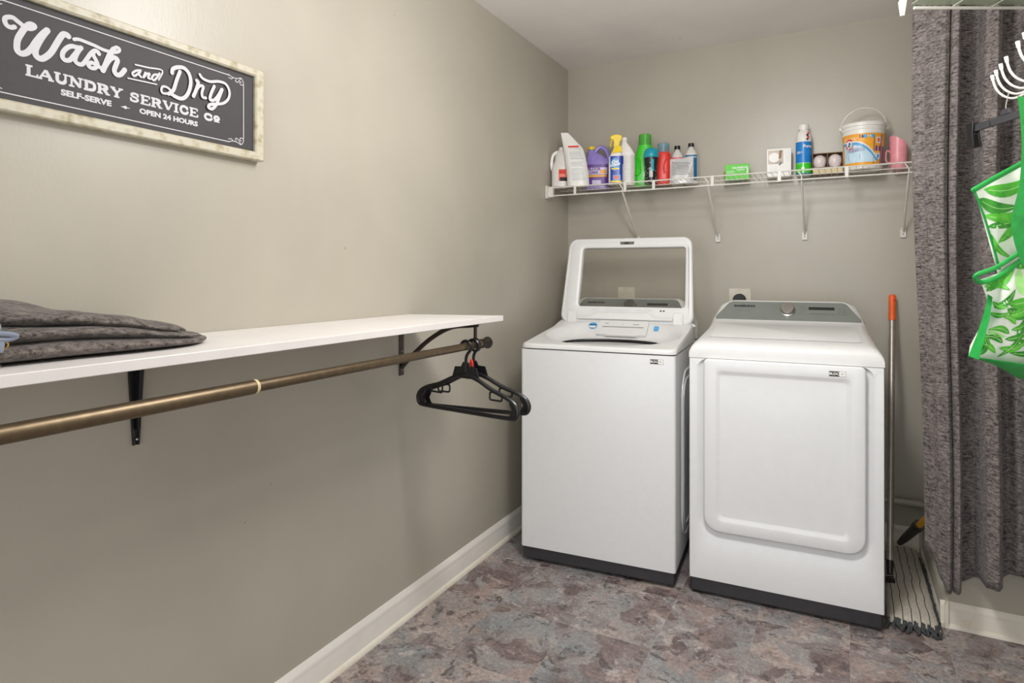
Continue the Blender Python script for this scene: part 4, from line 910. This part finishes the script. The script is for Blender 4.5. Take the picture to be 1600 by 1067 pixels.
# two bulbs in an open carton
t = item('open_bulb_carton', 'open cardboard sleeve holding two round white bulbs left of the detergent tub', 'box', -.062, 3.385, 4)
b = MB(); b.box(-.066, .066, -.030, -.027, 0, .034); b.box(-.066, .066, .030, .033, 0, .100); b.box(-.066, -.064, -.03, .033, 0, .100); b.box(.064, .066, -.03, .033, 0, .100); b.box(-.066, .066, -.03, .033, 0, .002); b.box(-.001, .001, -.03, .033, 0, .1); b.box(-.066, .066, -.03, .033, .100, .102); b.build('sleeve', 'card', t)
MB().box(-.064, .064, -.031, -.0302, .003, .030).build('print', 'cream', t)
for k, x in enumerate((-.033, .033)):
    bt = thing('light_bulb', ('left' if k == 0 else 'right') + ' one of the two frosted bulbs in the open cardboard sleeve', 'light bulb', (-.062 + x * .998, 3.3785, TZ + .0025), R(4), 'bulbs in the open sleeve')
    b = MB(); b.lathe([(.013, .003), (.016, .018), (.024, .034), (.0300, .052), (.0300, .066), (.026, .080), (.014, .091), (.001, .094)], (0, 0, 0)); b.build('globe', 'bulb', bt)
    b = MB(); b.lathe([(.001, 0), (.0125, 0), (.0135, .016), (.001, .016)], (0, 0, 0), 16); b.build('screw_base', 'chrome', bt)
# detergent tub with bail handle
t = item('detergent_tub', 'big white detergent tub with orange and blue label and bail handle', 'tub', .088, 3.346, 10); t.scale = (.94, .94, 1.07)
b = MB(); b.lathe([(.001, 0), (.078, 0), (.082, .004), (.094, .166), (.094, .170)], n=48); b.build('body', 'purew', t)
b = MB(); b.lathe([(.001, .168), (.096, .168), (.0975, .172), (.0975, .182), (.102, .184), (.103, .195), (.099, .200), (.094, .198), (.001, .196)], n=48); b.build('lid', 'purew', t)
b = MB(); pts = [(-.100 * math.cos(a), -.008 - .030 * math.sin(a), .186 + .082 * math.sin(a)) for a in lins(0, PI, 22)]; b.tube(pts, .0032, 8); b.sphere((.102, -.006, .184), .010); b.sphere((-.102, -.006, .184), .010); b.build('handle', 'wire', t)
def fn(u, z, d_):
    r_ = .0826 + .012 * z / .166 + .0008 + d_; a = u / .088; return (math.sin(a) * r_, -math.cos(a) * r_, z)
b = MB(); patch(b, -.13, .13, .016, .150, fn, 0, 40)
arc = [(u, .112 - 6.5 * max(0, (u + .06)) ** 2) for u in lins(-.115, .045, 24)]
k = len(b.v)
for (u, z) in arc: b.v += [fn(u, .028, .0004), fn(u, max(.030, z), .0004)]
for i in range(23): b.f.append([k + 2 * i, k + 2 * i + 2, k + 2 * i + 3, k + 2 * i + 1]); b.m.append(1)
b.ribbon([(u, z - .002) for u, z in arc], .012, fn, 2, smooth=1, d=(0, .0010)); b.ribbon([(u, z + .006) for u, z in arc], .006, fn, 3, smooth=1, d=(0, .0010))
for a_ in range(9): q = R(50 + a_ * 15 - 60); b.ribbon([(-.075 + .03 * math.cos(q + .9), .118 + .012 * math.sin(q + .9)), (-.075 + .052 * math.cos(q + .9), .118 + .024 * math.sin(q + .9))], [.004, .0005], fn, 3, smooth=1, taper=False, d=(0, .0004))
disc(b, -.079, .108, .021, .024, fn, 4, .001); disc(b, -.079, .108, .014, .017, fn, 3, .0013); b.ribbon([(-.085, .102), (-.078, .108), (-.076, .116)], .004, fn, 5, smooth=3, d=(0, .0017)); b.ribbon([(-.084, .100), (-.074, .099)], .004, fn, 5, smooth=1, d=(0, .0017))
b.text('16', .020, lambda x, y, d_: fn(x - .024, .137 + y, d_), 5, .001, .0008); b.ribbon([(-.008, .137), (.022, .137)], .018, fn, 8, smooth=1, d=(0, .0006)); b.text('+ h', .014, lambda x, y, d_: fn(x + .008, .137 + y, d_), 3, .0012, .0005)
b.text('Balance', .024, lambda x, y, d_: fn(x - .052, .083 + y + x * .05, d_), 6, .0016, .0014, sx=1.1); b.text('Balance', .024, lambda x, y, d_: fn(x - .052, .083 + y + x * .05, d_), 7, .0022, .0001, sx=1.1)
b.ribbon([(-.086, .052), (-.030, .052)], .022, fn, 6, smooth=1, taper=False, d=(0, .0008)); b.ribbon([(-.083, .049), (-.033, .049)], .014, fn, 3, smooth=1, taper=False, d=(0, .0012))
b.ribbon([(.050, .018), (.050, .143)], .042, fn, 6, smooth=1, taper=False, d=(0, .0008)); 
for (z, c2) in ((.120, 3), (.052, 3)): b.ribbon([(.040, z), (.064, z)], .026, fn, c2, smooth=1, taper=False, d=(0, .0012)); b.ribbon([(.046, z), (.058, z)], .016, fn, 9 if z > .1 else 8, smooth=1, taper=False, d=(0, .0016))
b.ribbon([(.037, .085), (.067, .085)], .022, fn, 10, smooth=1, taper=False, d=(0, .0012)); b.ribbon([(.088, .02), (.088, .095)], .020, fn, 11, smooth=1, taper=False, d=(0, .0012)); lines(b, .080, .096, .03, .06, 4, fn, 3, .003, 0)
b.build('label', ['orangel', 'paleblue', 'sky', 'purew', 'red', 'ink', 'blue', 'purew', 'sky', 'orange', 'purplel', 'purplel'], t, wn=False)
# pink pitcher
t = item('pink_pitcher', 'pink plastic scoop cup with slanted rim at the right end of the wire shelf', 'cup', .232, 3.385, 8)
b = MB(); n = 32; rings = []
for (z, r_) in ((0, .030), (.004, .033), (.05, .034), (.11, .036), (1, .037)):
    rings.append([(r_ * math.cos(2 * PI * j / n), r_ * math.sin(2 * PI * j / n), z if z < .5 else .136 + .68 * -r_ * math.cos(2 * PI * j / n) - .004 * math.cos(4 * PI * j / n)) for j in range(n)])
rings.append([(p[0] * .93, p[1] * .93, p[2] - .001) for p in rings[-1]]); rings.append([(.030 * math.cos(2 * PI * j / n), .030 * math.sin(2 * PI * j / n), .006) for j in range(n)])
b.loft(rings, 0); b.build('body', 'pink', t, ang=50)
b = MB(); b.tube(crom([(-.033, -.006, .080), (-.044, -.010, .090), (-.052, -.012, .078), (-.053, -.012, .050), (-.046, -.010, .034), (-.034, -.006, .036)], 5), .0036, 8); b.build('handle', 'pink', t)

# ------------------------------------------------------------------ outlets
t = thing('dryer_outlet', 'white wall plate with a round black plug partly behind the dryer console', 'outlet', (-.474, WY - .001, 1.165))
b = MB(); b.box(-.055, .055, -.006, 0, -.055, .055); b.build('plate', 'outlet', t, bevel=.002)
b = MB(); b.lathe([(.001, 0), (.032, 0), (.032, .030), (.028, .036), (.001, .036)], n=28).xf(Matrix.Translation((0, -.006, -.004)) @ Matrix.Rotation(R(90), 4, 'X')); b.build('plug', 'black', t)
t = thing('washer_outlet', 'pale square outlet plate seen through the glass of the open washer lid', 'outlet', (-1.092, WY - .001, 1.170))
b = MB(); b.box(-.050, .050, -.006, 0, -.052, .052); b.build('plate', 'outlet', t, bevel=.002)
MB().box(-.016, .016, -.028, -.006, -.045, -.02).build('plug', 'black', t, bevel=.003)

# ------------------------------------------------------------------ curtain
FOLD = [(.225, .004), (.262, -.012), (.285, -.034), (.318, -.050), (.332, -.040), (.337, -.012), (.344, -.044), (.358, -.052), (.366, -.036), (.376, .022), (.420, .034), (.432, .020), (.442, -.040), (.470, -.056), (.484, -.040), (.494, .012), (.520, .024), (.548, .006), (.575, -.034), (.61, -.048), (.64, -.02), (.67, .022), (.70, .01), (.74, -.05), (.78, -.045), (.80, .02), (.84, .02), (.88, -.045), (.92, -.04), (.96, .01), (1.0, -.03)]
b = MB(); us = lins(0, 1, 260); zs = lins(0, 1, 60)
def curt(s_, q):
    x = .228 + .74 * s_; x += .040 * (1 - q) ** 1.6 * max(0, 1 - s_ * 6)      # left edge leans in to the right near the floor
    d_ = interp(FOLD, .225 + .775 * s_) * (1.25 + .25 * (1 - q)) + .010 * noise.noise(Vector((s_ * 9, q * 3.2, 1))) + .004 * noise.noise(Vector((s_ * 30, q * 9, 4)))
    hem = interp([(0, .30), (.04, .285), (.085, .215), (.12, .180), (.2, .190), (.3, .225), (.45, .26), (1, .26)], s_)
    return (x + .006 * math.sin(q * 7 + s_ * 3), 2.695 + d_, hem + (2.36 - hem) * q)
sheet(b, curt, us, zs)
tag(b.build('curtain', 'curtain', ang=180, solid=.0025), 'long heathered grey curtain hanging in deep folds beside the dryer', 'curtain')
rd = thing('curtain_rod', 'plain white rod carrying the grey curtain', 'rod', (0, 0, 0)); MB().tube([(.20, 2.695, 2.375), (RX - .002, 2.695, 2.375)], .012, 12).build('tube', 'wire', rd)
MB().sphere((.195, 2.695, 2.375), .018).build('finial', 'wire', rd)

# ------------------------------------------------------------------ mop and broom in the gap
mp_ = thing('striped_mop', 'mop with silver pole, orange tip and striped cream pad beside the dryer', 'mop', (.236, 3.03, 0))
PX0, PX1, PY0, PY1 = -.083, .076, -.355, .385
b = MB(); T = []; nx, ny = 20, 40
for j in range(ny):
    for i in range(nx):
        a = -1 + 2 * i / (nx - 1); c = -1 + 2 * j / (ny - 1)
        k_ = max(0, 1 - abs(a) ** 5) ** .5 * max(0, 1 - abs(c) ** 12) ** .5
        x = (PX0 + PX1) / 2 + (PX1 - PX0) / 2 * a * (1 - .04 * c) ; y = (PY0 + PY1) / 2 + (PY1 - PY0) / 2 * c
        T.append((x, y, .014 + .026 * k_ + .0035 * noise.noise(Vector((x * 30, y * 12, 0))) * k_))
b.add(T, [(j * nx + i, j * nx + i + 1, (j + 1) * nx + i + 1, (j + 1) * nx + i) for j in range(ny - 1) for i in range(nx - 1)])
Bt = [(x, y, .010) for x, y, z in T]; b.add(Bt, [(j * nx + i, (j + 1) * nx + i, (j + 1) * nx + i + 1, j * nx + i + 1) for j in range(ny - 1) for i in range(nx - 1)])
for j in range(1): pass
b.build('pad', 'mop', mp_, ang=70)
b = MB()
def strand(x, y, dx, dy, L):
    n_ = 6; ph = random.uniform(0, 6); pts = [(x + dx * L * q / n_ + .0035 * math.sin(q * 1.1 + ph), y + dy * L * q / n_ + .003 * math.sin(q * 1.3 + ph), .024 - .018 * (q / n_) ** 1.2 + .002 * math.sin(q + ph)) for q in range(n_ + 1)]
    b.tube(pts, .0046, 7)
for i in range(15):
    x = PX0 + (PX1 - PX0) * (i + .5) / 15 + random.uniform(-.003, .003); strand(x, PY0 + .012, (x) * 1.6 + random.uniform(-.3, .3), -1, random.uniform(.035, .052))
for i in range(52):
    y = PY0 + .02 + .62 * i / 52; strand(PX1 - .010, y, 1, random.uniform(-.7, .1), random.uniform(.012, .018))
b.build('fringe', 'fringe', mp_)
P0 = Vector((-.062, -.065, .060)); P1 = Vector((-.025, .395, 1.195)); dn = (P1 - P0).normalized(); Lp = (P1 - P0).length
MB().cyl(P0 + dn * .055, P1 - dn * .10, .0125, n=20).build('pole', 'steel', mp_)
b = MB(); b.cyl(P1 - dn * .125, P1 - dn * .003, .0150, n=20); b.tube([P1 - dn * .008, P1 + dn * .001], [.0150, .011], 20); b.sphere(P1 - dn * .022 + Vector((.006, -.0125, 0)), .006, m=1); b.build('orange_grip', ['orange', 'red'], mp_)
b = MB(); b.cyl(P0 + dn * .012, P0 + dn * .062, .0115, .0145, n=16); b.cyl(P0 + Vector((-.012, 0, .004)), P0 + Vector((.012, 0, .004)), .007, n=12); b.box(P0.x - .016, P0.x + .018, P0.y - .012, P0.y + .012, .040, .050); b.build('swivel_joint', 'black', mp_)
DA, DB = (.232, 3.30, .081), (.281, 3.02, .270)
bt = thing('yellow_handle_duster', 'tool with amber yellow handle and black sleeve tucked behind the curtain edge', 'duster', (.262, 3.30, 0))
A = Vector(DA) - Vector((.262, 3.30, 0)); Bm = Vector(DB) - Vector((.262, 3.30, 0)); dd = (Bm - A).normalized(); Lm = (Bm - A).length
MB().tube([A, A + dd * Lm * .35, A + dd * Lm * .86, A + dd * Lm * .88, A + dd * Lm], [.012, .017, .019, .022, .022], 18).build('sleeve', 'black', bt)
MB().cyl(A + dd * (Lm - .03), A + dd * (Lm + .15), .0125, n=18).build('handle', 'yellowp', bt)
b = MB(); b.box(A.x - .03, A.x + .02, A.y - .02, A.y + .05, .0, .02); b.build('foot_plate', 'black', bt, bevel=.004)

# ------------------------------------------------------------------ hook rack on the open door
hk = thing('door_hook_rack', 'white wire rack of curved hooks hanging at the right edge of the picture', 'hook rack', (.43, 0, 1.80))
b = MB()
for x in (-.006, -.018): 
    pass
for y in (1.655, 2.0):
    b.tube([(-.006, y, -.075), (-.006, y, .236), (-.006, y, .2385), (.044, y, .2385), (.044, y, .19)], .003, 6)
b.tube([(-.006, 1.63, -.062), (-.006, 2.02, -.062)], .003, 6); b.tube([(-.006, 1.63, .03), (-.006, 2.02, .03)], .003, 6); b.tube([(-.006, 1.63, -.02), (-.006, 2.02, -.02)], .003, 6)
b.build('back_frame', 'wire', hk)
for y in (1.673, 1.73, 1.838, 1.895, 1.948, 1.992):
    pts = crom([(-.006, y, .028), (-.010, y, -.02), (-.022, y, -.050), (-.045, y, -.060), (-.066, y, -.050), (-.080, y, -.030), (-.087, y, -.004)], 4)
    b = MB(); b.tube(pts, .0027, 8); o = b.build('hook', 'wire', hk)
    MB().tube([pts[-2], (-.0880, y, .005)], [.0038, .0044], 10).build('tip', 'wire', o)
# clip hanger
ch = thing('clip_hanger', 'black bar hanger with pinch clips and thin wire hook in front of the curtain', 'hanger', (.372, 1.994, 1.693), 0)
ch.rotation_euler = (0, 0, R(117))
b = MB(); b.tube(crom([(0, 0, .012), (.003, 0, .040), (-.006, 0, .075), (-.008, 0, .082)], 4), .0016, 6)
b.tube(crom([(-.008, 0, .080), (-.014, 0, .048 + .03), (-.014, 0, .052)], 2), .0001, 4) if False else None
b.v = []; b.f = []; b.m = []
b.tube(crom([(0, 0, .010), (.002, 0, .030), (-.004, 0, .052), (-.006, 0, .062), (.002, 0, .070), (.012, 0, .066), (.015, 0, .055)], 5), .0016, 6); b.build('hook', 'chrome', ch)
b = MB(); b.box(-.13, .13, -.0035, .0035, -.011, .008); b.prism([(-.018, .008), (.018, .008), (.010, .022), (-.010, .022)], lambda u, w_, d_: (u, d_, w_), -.005, .005); b.box(-.052, -.048, -.0045, .0045, -.012, .009, 1); b.box(.048, .052, -.0045, .0045, -.012, .009, 1); b.build('bar', ['base', 'black'], ch, bevel=.0008)
for x in (-.118, .118):
    b = MB(); b.prism([(x - .014, .014), (x + .014, .014), (x + .010, -.020), (x + .013, -.052), (x - .013, -.052), (x - .010, -.020)], lambda u, w_, d_: (u, d_, w_), .004, .010); b.prism([(x - .014, .014), (x + .014, .014), (x + .010, -.020), (x + .013, -.052), (x - .013, -.052), (x - .010, -.020)], lambda u, w_, d_: (u, d_ + (w_ - .0) * .12, w_), -.010, -.004); b.box(x - .008, x + .008, -.006, .006, -.02, -.012); b.build('clip', 'black', ch, bevel=.001)

# ------------------------------------------------------------------ tote bag
bag = thing('tote_bag', 'white tote bag with green palm leaf print and green straps hanging at right', 'bag', (0, 0, 0))
# placed in the plane 1.40 m ahead: u right, w up, n towards the room
BD = 1.40; er = Vector((math.cos(R(YAW)), math.sin(R(YAW)), 0)); ef = Vector((-math.sin(R(YAW)), math.cos(R(YAW)), 0))
bag.location = ef * BD + er * 1.16 + Vector((0, 0, 1.06)); bag.rotation_euler = (0, 0, R(YAW))
S_ = BD / 970.
def bl(px, py, d_=0):    # drawing units (1/970 of the distance) -> metres in the bag's own frame
    k_ = 1 - d_ / BD
    return Vector(((px - 800) * S_ * k_ - 1.16, -d_, .23 - (py - 430) * S_ * k_))
def quad(TL, TR, BR, BL, bulge, seed, edge=None):
    def f(s_, t_, d_=0):
        top = (TL[0] + (TR[0] - TL[0]) * s_, TL[1] + (TR[1] - TL[1]) * s_); bo = (BL[0] + (BR[0] - BL[0]) * s_, BL[1] + (BR[1] - BL[1]) * s_)
        x = top[0] + (bo[0] - top[0]) * t_; y = top[1] + (bo[1] - top[1]) * t_
        if edge: x += edge(t_) * (1 - s_)
        dep = bulge * math.sin(PI * min(1, max(0, t_)) ** .8) * min(1, s_ * 2.2 + .1) + .006 * noise.noise(Vector((s_ * 4, t_ * 4, seed))) + .004 * math.sin(s_ * 16 + t_ * 5 + seed)
        return bl(x, y, dep + d_)
    return f
def leaf(mb, f, s0, t0, ang, L, wd_, m, asp, curve=.15, fronds=0):
    # leaf blade as a pointed strip in (s, t), mapped to the cloth
    n_ = 10; A_ = []; B_ = []; dx, dy = math.cos(ang), math.sin(ang)
    for i in range(n_ + 1):
        q = i / n_; off = curve * math.sin(PI * q) * L; hw = wd_ * (math.sin(PI * q ** .8) ** .8 if 0 < q < 1 else 0) + .0004
        px = s0 + (dx * q * L - dy * off) / asp; py = t0 + dy * q * L + dx * off
        A_.append((px - dy * hw / asp, py + dx * hw)); B_.append((px + dy * hw / asp, py - dx * hw))
    def ok(p): return 0 <= p[0] <= 1 and 0 <= p[1] <= 1
    d_ = .0006 + random.random() * .0008
    for i in range(n_):
        q = (A_[i], A_[i + 1], B_[i + 1], B_[i])
        if all(ok(p) for p in q): mb.add([f(*p, d_) for p in q], [(0, 1, 2, 3)], m)
    for i in range(1, n_ - 1):      # light midrib
        c = [((A_[j][0] + B_[j][0]) / 2, (A_[j][1] + B_[j][1]) / 2) for j in (i, i + 1)]
        q = ((c[0][0], c[0][1] - .004), (c[1][0], c[1][1] - .004), (c[1][0], c[1][1] + .004), (c[0][0], c[0][1] + .004))
        if all(ok(p) for p in q): mb.add([f(*p, d_ + .0003) for p in q], [(0, 1, 2, 3)], 4)
def frond(mb, f, s0, t0, ang, L, asp, m):
    leaf(mb, f, s0, t0, ang, L, .010, m, asp, .08)
    for k in range(9):
        q = .12 + .09 * k
        for sd in (-1, 1):
            a2 = ang + sd * (1.05 - .05 * k); px = s0 + math.cos(ang) * q * L / asp; py = t0 + math.sin(ang) * q * L
            leaf(mb, f, px, py, a2, L * (.50 - .035 * k), .026, m if (k + (sd > 0)) % 3 else (2 if m == 1 else 1), asp, .12 * sd)
def cloth(name, f, asp, items, ns=26, nt=26):
    b = MB(); sheet(b, lambda s_, t_: f(s_, t_), lins(0, 1, ns), lins(0, 1, nt))
    sheet(b, lambda s_, t_: f(s_, t_, -.004 - .10 * math.sin(PI * s_ * .5) * min(1, t_ * 1.5) * (name == 'body')), lins(0, 1, ns), lins(0, 1, nt))
    for it in items:
        if it[0] == 'L': leaf(b, f, it[1], it[2], R(it[3]), it[4], it[5], it[6], asp)
        else: frond(b, f, it[1], it[2], R(it[3]), it[4], asp, it[5])
    return b.build(name, ['bagw', 'leafa', 'leafb', 'leafc', 'leafc'], bag, ang=180, wn=False)
fu = quad((1522, 294), (1652, 222), (1652, 425), (1562, 440), .010, 3)
fl_ = quad((1530, 437), (1652, 395), (1652, 577), (1513, 557), .030, 8, lambda t_: 22 * math.sin(PI * min(1, t_ * 1.15)) * (1 - t_) ** .4)
cloth('upper_panel', fu, .75, [('L', .02, .12, 35, .42, .055, 2), ('L', .10, .06, 12, .5, .06, 1), ('L', .02, .30, 10, .6, .05, 1), ('L', .02, .42, -8, .6, .045, 2), ('L', .12, .62, -45, .5, .05, 1), ('L', .30, .95, -70, .62, .065, 1), ('L', .25, .9, -30, .5, .05, 2), ('L', .40, .98, -20, .4, .04, 1), ('L', .05, .5, 60, .35, .03, 1), ('L', .55, .1, 20, .5, .05, 2), ('L', .6, .4, 30, .4, .05, 1)])
cloth('body', fl_, .8, [('L', .50, .02, 75, .35, .05, 3), ('L', .02, .10, -15, .36, .05, 1), ('L', .03, .16, -45, .22, .04, 2), ('L', .20, .02, 60, .22, .035, 1),
    ('L', .30, .36, -10, .34, .055, 1), ('L', .30, .42, 12, .34, .055, 2), ('L', .34, .50, -28, .32, .045, 1), ('L', .62, .40, 55, .32, .05, 1), ('L', .60, .52, 80, .34, .06, 2),
    ('L', .10, .38, -32, .30, .045, 2), ('L', .06, .44, 5, .25, .03, 1), ('L', .32, .96, -64, .46, .022, 2), ('L', .30, .92, -150, .20, .030, 1), ('L', .33, .86, -20, .26, .034, 1), ('L', .36, .80, -165, .22, .032, 2), ('L', .37, .76, -30, .26, .034, 2), ('L', .41, .70, -168, .24, .034, 1), ('L', .42, .66, -36, .24, .032, 1), ('L', .46, .60, -150, .18, .028, 1),
    ('L', .40, .97, -6, .46, .045, 1), ('L', .45, .90, -22, .40, .030, 2), ('L', .12, .70, 55, .22, .036, 1), ('L', .14, .66, 20, .20, .036, 3), ('L', .10, .97, -75, .20, .032, 2), ('L', .70, .12, 25, .30, .05, 2), ('L', .55, .24, -8, .35, .04, 1), ('L', .72, .78, 40, .25, .05, 1), ('L', .85, .98, -80, .35, .05, 2), ('L', .08, .30, 28, .22, .030, 1)], 30, 30)
b = MB()
bd = lambda u, w_, d_: bl(u, w_, .002 + d_)
b.ribbon([(1521, 297), (1560, 275), (1652, 226)], 8, bd, 0, smooth=4, d=(0, .004)); b.ribbon([(1522, 297), (1540, 345), (1562, 420)], 3, bd, 0, smooth=4, d=(0, .003))
b.build('rim_binding', 'bagg', bag, solid=.002)
b = MB(); P_ = crom([(1652, 352, .010), (1600, 390, .020), (1556, 418, .022), (1529, 428, .018), (1524, 435, .010), (1535, 441, .002), (1560, 432, .0), (1600, 404, .002), (1652, 372, .004)], 5)
b.tube([bl(p[0], p[1], p[2] + .006) for p in P_], .0052, 8, flat=((0, 1, 0), 1.1)); b.build('folded_rim', 'bagg', bag)
b = MB(); e_ = [((1544, 460), (1551, 464)), ((1537, 490), (1547, 496)), ((1526, 524), (1538, 530)), ((1513, 556), (1530, 562))]
b.loft([[bl(a[0], a[1], -.002), bl(a[0], a[1], .006), bl(c[0], c[1], .034 if i else .02), bl(c[0], c[1], .002)] for i, (a, c) in enumerate(e_)]); b.build('side_gusset', 'bagg', bag)
b = MB(); sheet(b, lambda s_, t_: bl(1513 + 140 * s_ + t_ * 36 * (1 - s_), 557 + 19 * s_ + t_ * (26 * min(1, s_ * 1.6 + .35)), .034 * min(1, s_ * 3) + .004 - .09 * t_), lins(0, 1, 16), lins(0, 1, 8)); b.build('bottom_panel', 'bagg', bag, solid=.002, ang=60)
b = MB(); W2 = [((1600, 150), 16), ((1606, 215), 18), ((1603, 285), 20), ((1591, 338), 20), ((1592, 366), 18), ((1600, 396), 20), ((1612, 420), 22)]
pp = crom([(p[0][0], p[0][1], .036 + .004 * i) for i, p in enumerate(W2)], 5)
b.loft([[bl(p[0] - 10, p[1], p[2]), bl(p[0] + 10, p[1] + 3, p[2] + .004), bl(p[0] + 10, p[1] + 3, p[2] + .006), bl(p[0] - 10, p[1], p[2] + .002)] for p in pp]); b.build('strap', 'bagg', bag, ang=60)

# ------------------------------------------------------------------ high shelf at the top right
hs = thing('high_wire_shelf', 'white wire shelf with a pale liner at the top right corner', 'shelf', tuple(ef * 1.90 + er * 1.20 + Vector((0, 0, 2.108))), R(YAW))
DQ = 1.90
b = MB(); b.box(.022, .62, -.34, .0, .010, .0125); b.build('liner', 'bpclear', hs)
b = MB(); b.tube([(.03, 0, 0), (.62, 0, 0)], .0050, 8); b.tube([(.03, -.34, 0), (.62, -.34, 0)], .0042, 8)
for y in (-.11, -.23): b.tube([(.03, y, .004), (.62, y, .004)], .0026, 6)
b.build('rails', 'wire', hs)
b = MB()
for i in range(1, 5): b.tube([(.03 + i * .12, -.34, .006), (.03 + i * .12, 0, .006)], .0016, 5)
b.build('wires', 'wire', hs)
b = MB(); b.prism([(-.006, -.030), (.004, -.030), (.014, .03), (.030, .06), (.014, .06), (-.012, .012)], lambda u, w_, d_: (u - .012, d_ - .012, w_), -.004, .004); b.build('end_bracket', 'wire', hs, bevel=.001)
b = MB(); b.box(.262, .315, -.075, -.002, .0128, .035); tag(b.build('wooden_block', 'card', None), 'brown wooden piece lying on the high shelf at the top edge', 'block'); bo = bpy.data.objects['wooden_block']; bo.location = hs.location; bo.rotation_euler = hs.rotation_euler
